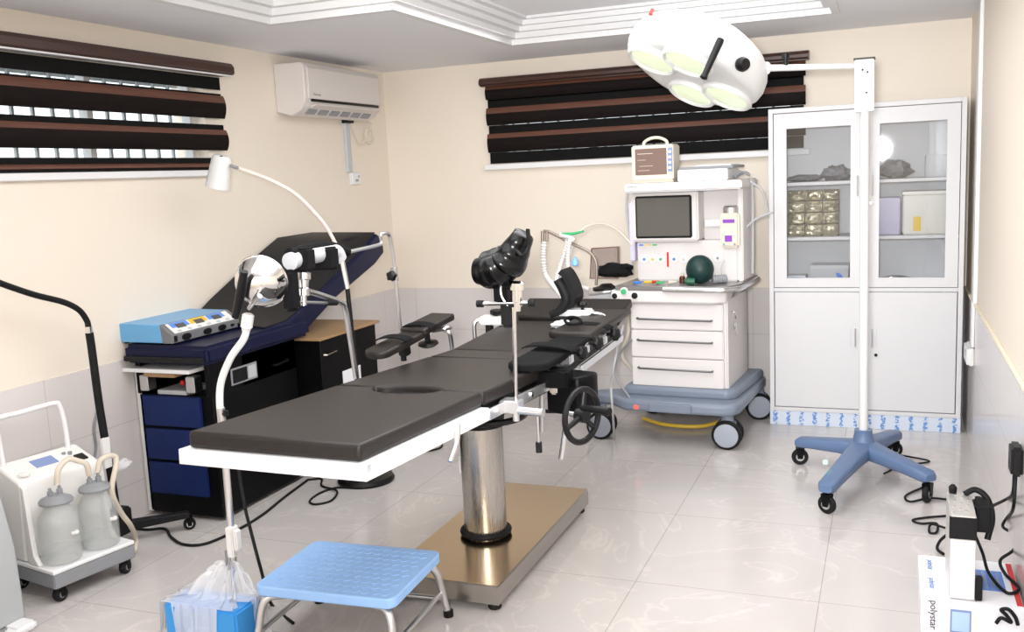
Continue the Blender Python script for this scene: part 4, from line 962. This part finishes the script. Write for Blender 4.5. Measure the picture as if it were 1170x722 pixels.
# ------------------------------------------------------------------ white gooseneck examination lamp
y0 = 4.20
r = thing('gooseneck_lamp', 'white gooseneck examination lamp with cylindrical shade arching over the blue couch', 'lamp', AZ(424, 540)*V((1, 1, 0)) if False else (AY(412, 540, y0).x, y0, 0))
bx_ = AY(405, 420, y0).x
yb_ = y0
r.location = (bx_, yb_, 0)
G().lathe([(.0, 0), (.145, 0), (.15, .012), (.14, .03), (.05, .045), (.02, .07)], (bx_+.0, yb_+.04, 0), n=40).build('base', 'black', r)
ptop = AY(396, 303, y0)
G().cyl((bx_+.03, yb_, .05), AY(397, 330, y0), .012).build('pole', 'black', r)
G().cyl(AY(397, 330, y0), AY(391, 298, y0), .013).build('joint_sleeve', 'chrome', r)
G().tube([AY(391, 300, y0), AY(385, 282, y0), AY(372, 258, y0-.05), AY(355, 238, y0-.1), AY(338, 222, y0-.15), AY(318, 210, y0-.2), AY(295, 200, y0-.25), AY(266, 190, y0-.3)], .0095, 12, 8).build('gooseneck', mat('pinkish_white_sleeve', (.80, .66, .60), .4), r)
yh = y0-.32
ht, hb_ = AY(254, 178, yh), AY(248, 214, yh)
ax_ = (hb_-ht).normalized(); hl = (hb_-ht).length
hh = G().lathe([(.012, -.004), (.036, -.002), (.045, .01), (.048, .02), (.057, hl-.005), (.059, hl), (.054, hl), (.044, .02), (.02, .012)], ht, ax_, 36).build('lamp_shade', 'lampwhite', r)
G().lathe([(.03, hl*.55), (.035, hl*.8), (.01, hl*.95)], ht, ax_, 20).build('bulb', 'plwhite', hh)
for k in range(3):
    q = ht+V((-.015+.015*k, -.03, .0)); G().box(q.x-.005, q.x+.005, q.y-.004, q.y+.01, q.z-.006, q.z+.0, bev=.001).build('vent_slot', 'black', hh)
G().cyl(AY(263, 189, yh), AY(272, 192, yh+.01), .008).build('neck_joint', 'greypl', r)

# ------------------------------------------------------------------ chrome reflector lamp on flexible neck
y0 = 2.62
fp = AY(272, 690, y0); fx = AY(266, 640, y0).x
r = thing('reflector_lamp', 'chrome ball shaped reflector lamp on a white flexible neck left of the table', 'lamp', (fx, y0, 0))
G().cyl((fx, y0, .03), AY(254, 482, y0), .0125, n=16).build('pole', 'chrome', r)
G().lathe([(.045, 0), (.045, .02), (.02, .035), (.014, .06)], (fx, y0, 0), n=28).build('base', 'greypl', r)
G().tube([AY(254, 486, y0), AY(251, 460, y0), AY(253, 435, y0), AY(264, 408, y0), AY(278, 388, y0), AY(283, 372, y0)], .0125, 14, 10).build('flexible_neck', 'plwhite', r)
G().cyl(AY(254, 486, y0), AY(252, 466, y0), .0145).build('lower_ferrule', 'satin', r)
knob(AY(257, 472, y0), (1, -.4, 0), .012, 'ferrule_knob', r, L=.012)
G().lathe([(.014, 0), (.016, .01), (.02, .014), (.02, .055), (.014, .06)], AY(281, 378, y0), AY(285, 350, y0)-AY(281, 378, y0), 22).build('upper_joint', 'plwhite', r)
bc_ = AY(298, 322, y0+.02); aw = V((-.25, 1, .25)).normalized()
prof = [(.004, -.078), (.03, -.074), (.058, -.058), (.078, -.03), (.085, .0), (.089, .004), (.089, .010), (.082, .010), (.078, .0), (.05, -.045), (.004, -.066)]
G().lathe(prof, bc_, aw, 48).build('reflector', 'chrome', r, ang=50)
G().torus(bc_+aw*.006, .088, .004, aw, 48, 8).build('rim_ring', 'chrome', r)
G().tube([AY(285, 352, y0), AY(290, 345, y0-.05), AY(297, 338, y0-.07)], .008, 10).build('bracket', 'satin', r)
G().tube([AY(279, 310, y0-.085), AY(275, 335, y0-.07), AY(269, 362, y0-.05)], lambda u: .013+.003*math.sin(PI*u), 14).build('black_handle', 'black', r)
c = AY(266, 618, y0)
G().box(c.x-.014, c.x+.014, c.y-.022, c.y+.02, c.z-.055, c.z+.055, bev=.004).build('white_control_box', 'plwhite', r)
G().box(c.x+.012, c.x+.030, c.y-.018, c.y+.014, c.z-.03, c.z+.045, bev=.005).build('box_grip', 'plwhite', r)
G().cyl((fx-.012, y0-.017, .05), (fx-.012, y0-.017, .30), .005).build('cable_run', 'greypl', r)

# blue box and plastic film
bxc = V((fx+.0, 2.66, 0))
r2 = thing('plastic_box', 'sky blue box under crumpled clear plastic beneath the reflector lamp', 'box', (fx, 2.64, 0))
G().box(fx-.155, fx+.145, 2.43, 2.57, .0, .165, bev=.008).build('carton_body', 'blue', r2)
G().box(fx+.04, fx+.12, 2.428, 2.431, .02, .09).build('grey_panel', 'ltgrey', r2)
def film(u, v):
    a = 2*PI*u; k = v
    rx = .016+.17*k**.9*(1+.2*math.sin(5*a)+.14*math.sin(11*a+2)+.08*math.sin(23*a)); z = .245-.225*k**1.5+.016*math.sin(9*a+3*k*4)+.01*math.sin(21*a)
    x = fx+math.cos(a)*rx-.03*k; y = 2.60+math.sin(a)*(.016+.11*k**.8)*(1+.12*math.sin(7*a)) - .075*k
    if abs(x-fx+.01) < .16 and 2.425 < y < 2.595: z = max(z, .172)
    return (x, y, max(z, .006))
single(G().grid(film, 144, 26), 'plastic_sheet', 'film', (fx, 2.60, .0), 'crumpled clear plastic sheet tied round the lamp pole and draped over the blue box', 'plastic sheet', ang=180)

# ------------------------------------------------------------------ step stool
zs = .25
P4 = [AZ(296, 672, zs), AZ(462, 688, zs), AZ(499, 628, zs), AZ(347, 614, zs)]
sc_ = sum(P4, V())/4; sd = (P4[1]-P4[0]+P4[2]-P4[3]).normalized(); rz_ = math.atan2(sd.y, sd.x)
w_, l_ = .255, .205
ST = tr(sc_.x, sc_.y, 0) @ rot('Z', rz_)
r = thing('step_stool', 'step stool with a light blue ribbed tread and bent chrome tube legs', 'step stool', (sc_.x, sc_.y, 0), rz_)
def rr(w, l, q, n=6):
    P = []
    for (sx, sy, a0) in ((1, 1, 0), (-1, 1, PI/2), (-1, -1, PI), (1, -1, 3*PI/2)):
        for i in range(n+1): a = a0+PI/2*i/n; P.append((sx*(w-q)+q*math.cos(a), sy*(l-q)+q*math.sin(a)))
    return P
g = G(ST); g.prism(rr(w_, l_, .035), zs-.035, zs); trd = g.build('tread', 'tread', r, bevel=.006, seg=3)
g = G(ST)
for i in range(13):
    for j in range(10):
        x = -w_+.045+i*(2*w_-.09)/12+(.5*(2*w_-.09)/12 if j % 2 else -.0); y = -l_+.035+j*(2*l_-.07)/9
        if x > w_-.03: continue
        g.prism([(x-.016, y), (x, y-.014), (x+.016, y), (x, y+.014)], zs-.001, zs+.0016)
g.build('tread_pattern', 'tread', trd)
for sx in (-1, 1):
    for sy in (-1, 1):
        G(ST).tube([(sx*(w_-.09), sy*(l_-.05), zs-.045), (sx*(w_-.04), sy*(l_-.03), zs-.05), (sx*(w_-.018), sy*(l_-.015), zs-.085), (sx*(w_-.01), sy*(l_-.0), .10), (sx*(w_+.005), sy*(l_+.01), .012)], .0135, 14, 8).build('leg', 'satin', r)
        G(ST).lathe([(.018, 0), (.018, .022), (.014, .026)], (sx*(w_+.006), sy*(l_+.01), 0), n=16).build('rubber_foot', 'rubber', r)
    G(ST).cyl((sx*(w_-.012), -l_, .09), (sx*(w_-.012), l_, .09), .009).build('side_bar', 'satin', r)
for sy in (-1, 1): G(ST).cyl((-(w_-.012), sy*(l_-.01), .075 if sy > 0 else .04), (w_-.012, sy*(l_-.01), .075 if sy > 0 else .04), .008).build('cross_bar', 'satin', r)
G(ST).box(-w_+.03, w_-.03, -l_+.03, l_-.03, zs-.045, zs-.034).build('under_frame', 'black', r)

# ------------------------------------------------------------------ suction machine
a_ = math.radians(79)
SM = Matrix.Translation(V((-2.955, 2.585, 0))) @ rot('Z', a_)    # local x along the front, y towards the wall
r = thing('suction_machine', 'white and grey medical suction unit on castors against the left wall', 'suction machine', SM @ V((.18, .16, 0)), a_)
def sg(): return G(SM)
sg().box(0, .36, 0, .33, .062, .118, bev=.004).build('base', 'greypl', r)
g = sg(); g.prism([(0, 0), (.36, 0), (.36, .33), (0, .33)], .119, .135); dk = g.build('deck', 'white', r, bevel=.004)
g = sg(); g.loft([[g._v(SM.inverted() @ SM @ V((x, y, z))) for y, z in ((.19, .136), (.165, .44), (.175, .462), (.33, .515), (.33, .136))] for x in (.005, .355)]); bd = g.build('housing', 'plwhite', r, bevel=.010)
for x in (.005, .335):
    g = sg(); g.loft([[g._v(V((xx, y, z))) for y, z in ((.17, .136), (.10, .136), (.13, .17), (.15, .44), (.17, .45))] for xx in (x, x+.02)]); g.build('side_cheek', 'plwhite', r, bevel=.003)
def slope(x0, x1, y0, y1, m_, nm, k=.004):
    g = sg(); f = lambda y: .462+(y-.175)*(.053/.155); g.loft([[g._v(V((x, y, f(y)+h))) for x, y in ((x0, y0), (x1, y0), (x1, y1), (x0, y1))] for h in (0, k)]); return g.build(nm, m_, r)
slope(.12, .215, .23, .285, 'lcdblue', 'display'); slope(.113, .222, .224, .291, 'plwhite', 'display_bezel', .002)
slope(.285, .325, .20, .24, 'black', 'power_switch', .006)
for x, y in ((.265, .275), (.285, .262)):
    q = SM @ V((x, y, .50)); G().lathe([(.008, -.01), (.008, .003)], q, n=12).build('button', 'greypl', r)
q = SM @ V((.05, .21, .474)); G().lathe([(.022, 0), (.022, .008), (.015, .012)], q, n=20).build('vent_knob', 'plwhite', r)
sg().tube([(.31, .31, .50), (.31, .315, .60), (.30, .32, .685), (.27, .32, .705), (.12, .32, .70), (.06, .32, .70), (.03, .32, .68), (.03, .31, .5)], .0105, 12, 6).build('push_handle', 'white', r)
for x, y, s_ in ((.035, .03, .2), (.325, .03, .4), (.035, .29, .1), (.325, .29, .6)):
    q = SM @ V((x, y, 0)); caster(q, None, r, .029, .026, a_+s_, z_top=.062, hub='greypl')
# jars standing on the deck
jl = ['frosted suction jar with dark lid, nearer one on the suction unit', 'frosted suction jar with dark lid, farther one beside the cabinet drawers side']
for k, (x, y) in enumerate(((.095, .085), (.265, .085))):
    q = SM @ V((x, y, .135)); H = .275
    r2 = thing('suction_jar', ['frosted glass suction jar with grey lid standing nearer the camera on the white deck', 'frosted glass suction jar with grey lid standing farther along the white deck'][k], 'jar', q, 0, 'suction jars on the machine deck')
    G().lathe([(.055, .0015), (.072, .006), (.077, .02), (.077, .15), (.072, .185), (.052, .212), (.048, .225), (.048, .238), (.045, .238), (.045, .22), (.049, .21), (.069, .183), (.073, .15), (.073, .02), (.05, .008)], q, n=40, cap=False).build('glass_body', 'jar', r2)
    G().lathe([(.062, .236), (.064, .243), (.058, .252), (.035, .262), (.03, .266), (.005, .267)], q, n=32).build('lid', 'greypl', r2)
    for dx in (-.018, .018): G().lathe([(.011, .262), (.011, .285), (.006, .286), (.006, .298)], q+V((dx*.3, dx, 0)), n=14).build('nozzle', 'greypl', r2)
    G().tube([q+V((.077, -.012, .12)), q+V((.092, 0, .122)), q+V((.077, .012, .12))], .007, 8).build('clip', 'plwhite', r2)
    G().lathe([(.0722, .006), (.0722, .05), (.005, .052)], q, n=32, cap=True).build('jar_content', mat('milky_liquid', (.7, .72, .7), .4, alpha=.22), r2)
q1 = SM @ V((.095, .085, .135)); q2 = SM @ V((.265, .085, .135))
g = G().tube([q1+V((-.003, .016, .30)), q1+V((0, .03, .36)), q1+V((-.0, .08, .385)), (q1+q2)/2+V((0, .03, .37)), q2+V((0, -.03, .35)), q2+V((-.003, -.018, .30))], .011, 12)
single(g, 'link_tube', 'tube', (q1+q2)/2+V((0, 0, .36)), 'clear tan tube arching from one suction jar lid to the other', 'tube')
g = G().tube([q2+V((.004, .018, .30)), q2+V((.01, .04, .35)), q2+V((.03, .10, .34)), AZ(128, 560, .36), AZ(138, 585, .25), AZ(149, 600, .17), AZ(155, 615, .06), AZ(154, 628, .02), AZ(148, 632, .012)], .011, 12)
single(g, 'suction_tube', 'tube', AZ(150, 630, .0), 'tan suction tube hanging from the farther jar down to the floor', 'tube')
single(G().lathe([(.012, -.012), (.028, -.011), (.032, 0), (.028, .011), (.012, .012)], AZ(74, 545, .425), (1, -.4, .2), 24), 'filter_disc', 'plwhite', AZ(74, 545, .425), 'round white filter disc held between the two suction jars', 'filter')

# ------------------------------------------------------------------ black stand with flexible arm
pb = V((-3.19, 3.18, 0))
r = thing('flexible_arm_stand', 'black floor stand with a long curved black flexible arm along the left wall', 'stand', pb)
xs_ = -3.19
G().tube([AX(-30, 312, xs_), AX(7, 326, xs_), AX(40, 337, xs_), AX(72, 345, xs_), AX(90, 354, xs_), AX(99, 366, xs_), AX(101, 374, xs_)], .0125, 12, 8).build('flexible_arm', 'rubber', r)
G().cyl(AX(101, 373, xs_), AX(102, 381, xs_), .015).build('joint', 'chrome', r)
G().tube([AX(102, 380, xs_), AX(105, 400, xs_), AX(113, 460, xs_), AX(123, 520, xs_), AX(132, 575, xs_), AX(134, 600, xs_)], .017, 12, 6).build('post', 'rubber', r)
pf = AX(134, 600, xs_); 
G().box(pf.x-.03, pf.x+.05, pf.y-.05, pf.y+.05, .05, .17, bev=.01).build('hub', 'rubber', r)
for e_ in (V((-3.0, 3.40, .075)), V((-3.33, 3.35, .075))):
    d = e_-V((pf.x, pf.y, .075)); g = G(); s_ = V((-d.y, d.x, 0)).normalized()*.022
    g.loft([[g._v(c+s_*a+V((0, 0, b))) for a, b in ((-1, -.015), (1, -.015), (1, h), (-1, h))] for c, h in ((V((pf.x, pf.y, .075)), .03), (e_, .012))]); g.build('leg', 'rubber', r, bevel=.005)
    caster(V((e_.x, e_.y, 0)), None, r, .028, .02, .8, z_top=.065)
tl_ = AX(119, 515, xs_); G().box(tl_.x+.005, tl_.x+.02, tl_.y-.025, tl_.y+.02, tl_.z-.075, tl_.z+.06, bev=.002).build('white_label', 'plwhite', r)
q = AX(140, 531, -3.12); single(crumpled(q, (.02, .05, .022), 44, .3), 'plastic_wrapper', 'film', q, 'small clear plastic wrapper stuck to the black stand', 'wrapper')
single(G().tube([AX(111, 470, -3.345), AX(108, 490, -3.34), AX(110, 510, -3.345), AX(108, 525, -3.34)], .005, 8), 'thin_wall_cable', 'greypl', AX(110, 500, -3.34), 'thin grey cable hanging on the tiled left wall beside the black stand', 'cable')

# grey cart corner at bottom left
r = thing('grey_cart', 'grey painted cart side with a white foot at the bottom left corner', 'cart', (-3.1, 2.28, 0))
g = G(); g.loft([[g._v(V((x, y, z))) for x, z in ((-3.31, .03), (-2.935, .03), (-2.945, .30), (-2.985, .50), (-3.02, .54), (-3.31, .54))] for y in (2.10, 2.43)]); g.build('side_panel', 'paintgrey', r, bevel=.01)
G().box(-2.96, -2.87, 2.33, 2.425, .0, .035, bev=.012).build('foot', 'white', r)
G().box(-3.30, -2.93, 2.12, 2.41, .004, .031).build('plinth', 'greypl', r)

# ------------------------------------------------------------------ right side: carton, silver box, plugs, cables
r = thing('carton', 'flat white printed carton on the floor at the lower right corner', 'carton', (.27, 3.42, 0))
cb_ = G().box(.112, .415, 3.24, 3.62, 0, .12, bev=.003).build('box_body', 'paper', r)
for y, s_, w in ((3.53, .026, 'lcdblue'), (3.37, .026, 'lcdblue')):
    text('polystar', s_*1.05, frame((.15, y, .1212), (0, -1, 0), (1, 0, 0)), 'printed_word', w, cb_)
text('polystar', .031, frame((.15, 3.2385, .068), (0, 0, -1), (1, 0, 0)), 'printed_word', 'print', cb_)
G().box(.20, .262, 3.2380, 3.2405, .015, .095).build('blue_picture', 'lcdblue', cb_)
G().box(.205, .257, 3.2372, 3.2385, .022, .088).build('picture_field', mat('pale_blue_print', (.45, .62, .92), .5), cb_)
G().box(.285, .375, 3.36, 3.53, .1195, .1206).build('blue_picture', 'printblue', cb_)
for k in range(4): G().box(.29+.021*k, .303+.021*k, 3.37, 3.52, .1203, .1212).build('picture_stripe', 'lcdblue', cb_)
G().box(.395, .413, 3.26, 3.61, .1195, .1206).build('red_stripe', 'printred', cb_)
for k in range(3): G().box(.275, .278, 3.26+.03*k, 3.28+.03*k, .1195, .1204).build('red_small_print', 'printred', cb_)

r = thing('power_supply', 'upright silver and black power supply box standing on the white carton', 'power supply', (.235, 3.38, .1212))
z0 = .1215
G().box(.196, .272, 3.262, 3.50, z0, .405, bev=.003).build('casing', 'silver', r)
G().box(.1935, .2745, 3.26, 3.275, .325, .4, bev=.002).build('black_band', 'black', r)
G().box(.198, .27, 3.2575, 3.262, z0+.005, .322).build('front_plate', mat('white_aluminium', (.74, .73, .73), .35), r)
for i in range(14): G().box(.272, .2735, 3.28, 3.285, z0+.02+i*.013, z0+.027+i*.013).build('vent_slot', 'black', r)
for i in range(10):
    G().lathe([(.004, 0), (.003, .002)], (.205+.006*(i*7 % 10), 3.29+.02*i, .405), n=8).build('rivet', 'chrome', r)
G().box(.272, .295, 3.262, 3.29, z0, .20, bev=.003).build('corner_foot', 'black', r)
G().box(.272, .335, 3.40, 3.50, .30, .40, bev=.012).build('plug_block', 'rubber', r)
G().tube([(.25, 3.47, .41), (.285, 3.48, .425), (.32, 3.47, .40), (.335, 3.45, .34), (.32, 3.43, .27)], .010, 10).build('cord_loop', 'rubber', r)
G().lathe([(.012, 0), (.014, .02), (.006, .03)], (.215, 3.49, .405), n=12).build('top_knob', 'rubber', r)
c = AX(1163, 524, XR-.02)
r = thing('mains_adaptor', 'black mains adaptor plugged in low on the right tiled wall', 'adaptor', c)
G().box(XR-.045, XR-.009, c.y-.05, c.y+.04, c.z-.05, c.z+.05, bev=.008).build('adaptor_body', 'black', r)
def cable(label, pts, rad=.0055, m='rubber', name='power_cable'):
    pts = [V(p) for p in pts]; g = G().tube(pts, rad, 8, 8)
    c = sum(pts, V())/len(pts); z = min(p.z for p in pts)-rad
    return single(g, name, m, (c.x, c.y, max(0, z)), label, 'cable')
zf = .0065
cable('black cable looping from the right wall adaptor to the silver power supply', [c+V((-.008, .01, -.047)), c+V((-.012, 0, -.12)), AZ(1150, 570, .28), AZ(1138, 576, .32), AZ(1128, 580, .34)])
cable('black cable sagging below the right wall adaptor towards the carton', [c+V((-.008, -.03, -.047)), c+V((-.014, -.04, -.16)), AZ(1150, 592, .22), AZ(1146, 602, .18), AZ(1160, 612, .17), AZ(1158, 628, .16), AZ(1143, 640, .15), AZ(1148, 655, .13), AZ(1164, 672, .128), AZ(1150, 677, .128), AZ(1130, 655, .14), AZ(1122, 630, .2), AZ(1108, 598, .36)])
cable('black cable running on the floor from the lamp base to the power supply', [AZ(1030, 520, zf), AZ(1062, 527, zf), AZ(1030, 532, zf), AZ(1010, 541, zf)], .0045)
cable('black cable looped on the floor left of the silver power supply', [AZ(1056, 556, zf), AZ(1035, 566, zf), AZ(1040, 573, zf), AZ(1062, 569, zf+.0), AZ(1086, 571, zf)], .005)
cable('black curly cable with a small loop left of the silver power supply', [AZ(1086, 589, zf), AZ(1060, 591, zf), AZ(1043, 594, zf), AZ(1052, 598, zf), AZ(1070, 598, zf+.004), AZ(1070, 608, zf), AZ(1062, 608, zf), AZ(1064, 599, zf+.012), AZ(1080, 603, zf+.01)], .005)
cable('short black cable with inline switch at the left foot of the silver power supply', [AZ(1083, 610, .05), AZ(1074, 618, .03), AZ(1071, 627, .012), AZ(1078, 633, .012)], .006)
q = AZ(1078, 614, .04); 
cable('black cable curling down the front face of the white carton', [AY(a, b, 3.233) for a, b in ((1138, 712), (1144, 706), (1155, 711), (1150, 703), (1144, 697), (1152, 696), (1160, 705), (1163, 714))], .006)
# socket and trunking on the right wall
cs = AX(1113, 405, XR)
rs = thing('wall_socket', 'white double socket on the tiled right wall beside the tall cabinet', 'socket', cs)
G().box(XR-.03, XR-.009, cs.y-.10, cs.y+.12, cs.z-.045, cs.z+.05, bev=.004).build('back_box', 'plwhite', rs)
G().box(XR-.042, XR-.03, cs.y-.095, cs.y+.115, cs.z-.04, cs.z+.045, bev=.003).build('face_plate', 'white', rs)
G().box(XR-.047, XR-.042, cs.y-.06, cs.y-.02, cs.z-.0, cs.z+.03, bev=.001).build('switch_rocker', 'ltgrey', rs)
rs = thing('cable_trunking', 'white vertical cable trunking on the right wall above the double socket', 'trunking', (XR, 5.50, cs.z+.05))
g = G(); g.box(XR-.018, XR-.0, 5.44, 5.53, .79, ZC-.001); g.box(XR-.022, XR-.0085, 5.44, 5.53, cs.z+.055, .79); g.build('channel', 'white', rs, bevel=.002)

# floor cables on the left
cable('black cable on the floor from the black stand to under the table', [AZ(150, 603, zf), AZ(168, 605, zf), AZ(188, 604, zf), AZ(196, 614, zf), AZ(210, 622, zf), AZ(235, 621, zf), AZ(270, 606, zf), AZ(300, 588, zf), AZ(325, 568, zf), AZ(352, 548, zf)], .0065)
cable('black cable looped on the floor under the table', [AZ(352, 548, zf), AZ(367, 547, zf), AZ(368, 555, zf), AZ(385, 561, zf+.006), AZ(378, 572, zf), AZ(360, 576, zf), AZ(354, 572, zf), AZ(366, 563, zf), AZ(385, 557, zf), AZ(410, 557, zf), AZ(425, 550, zf), AZ(440, 540, .03)], .0055)
cable('black cable ring on the floor behind the table column', [AZ(455, 513, zf), AZ(480, 516, zf), AZ(502, 512, zf), AZ(504, 506, zf), AZ(492, 503, zf), AZ(470, 507, zf)], .0055)
cable('black cable hanging from the left edge of the table down behind the step stool', [AY(270, 520, 2.75), AY(279, 575, 2.70), AY(288, 612, 2.68), AY(298, 650, 2.66), AZ(310, 690, zf), AZ(335, 712, zf)], .006)

# ------------------------------------------------------------------ ceiling lights of the room
def area(name, loc, rot_, sx, sy, e_, col=(1, .97, .93)):
    l = bpy.data.lights.new(name, 'AREA'); l.shape = 'RECTANGLE'; l.size = sx; l.size_y = sy; l.energy = e_; l.color = col
    o = bpy.data.objects.new(name, l); C.objects.link(o); o.location = loc; o.rotation_euler = rot_; return o
for k, (x, y) in enumerate(((-1.35, 1.6), (-1.35, 3.4))):
    r = thing('ceiling_light', ['white ceiling tube light in the ceiling recess nearer the front wall', 'white ceiling tube light in the ceiling recess nearer the back wall'][k], 'ceiling light', (x, y, ZR-.04), 0, 'ceiling tube lights')
    G().box(x-.6, x+.6, y-.07, y+.07, ZR-.025, ZR-.001, bev=.004).build('fitting', 'white', r)
    G().box(x-.58, x+.58, y-.05, y+.05, ZR-.05, ZR-.026, bev=.006).build('diffuser', 'tube_light', r)
area('recess_lamp', (-1.3, 3.3, ZR-.10), (0, 0, 0), 1.9, 3.8, 56, (.97, .985, 1))
# daylight through the front window and photographer's flash bounced near the camera
area('front_window_daylight', (-2.3, YF+.06, 1.48), (-PI/2, 0, 0), 1.5, 1.2, 34, (.97, .985, 1))
fl = bpy.data.lights.new('flash', 'POINT'); fl.shadow_soft_size = .09; fl.energy = 46; fl.color = (1, .99, .98)
fo = bpy.data.objects.new('flash', fl); C.objects.link(fo); fo.location = CAM+V((-.15, .0, .10))
sp_ = bpy.data.lights.new('flash_head', 'SPOT'); sp_.energy = 430; sp_.color = (.96, .98, 1); sp_.spot_size = math.radians(78); sp_.spot_blend = 1; sp_.shadow_soft_size = .12
so_ = bpy.data.objects.new('flash_head', sp_); C.objects.link(so_); so_.location = CAM+V((-.10, .0, .12))
so_.rotation_euler = (V((-.9, 6.2, 1.9))-so_.location).to_track_quat('-Z', 'Y').to_euler()

w = bpy.data.worlds.new('sky'); bpy.context.scene.world = w; w.use_nodes = True
w.node_tree.nodes['Background'].inputs[0].default_value = (.92, .96, 1, 1); w.node_tree.nodes['Background'].inputs[1].default_value = 1.6
sc = bpy.context.scene
sc.view_settings.view_transform = 'Standard'; sc.view_settings.look = 'None'; sc.view_settings.gamma = 1; sc.view_settings.use_curve_mapping = False
sc.view_settings.exposure = .38
sc.cycles.use_denoising = True; sc.cycles.max_bounces = 10; sc.cycles.transparent_max_bounces = 16; sc.cycles.sample_clamp_indirect = 6
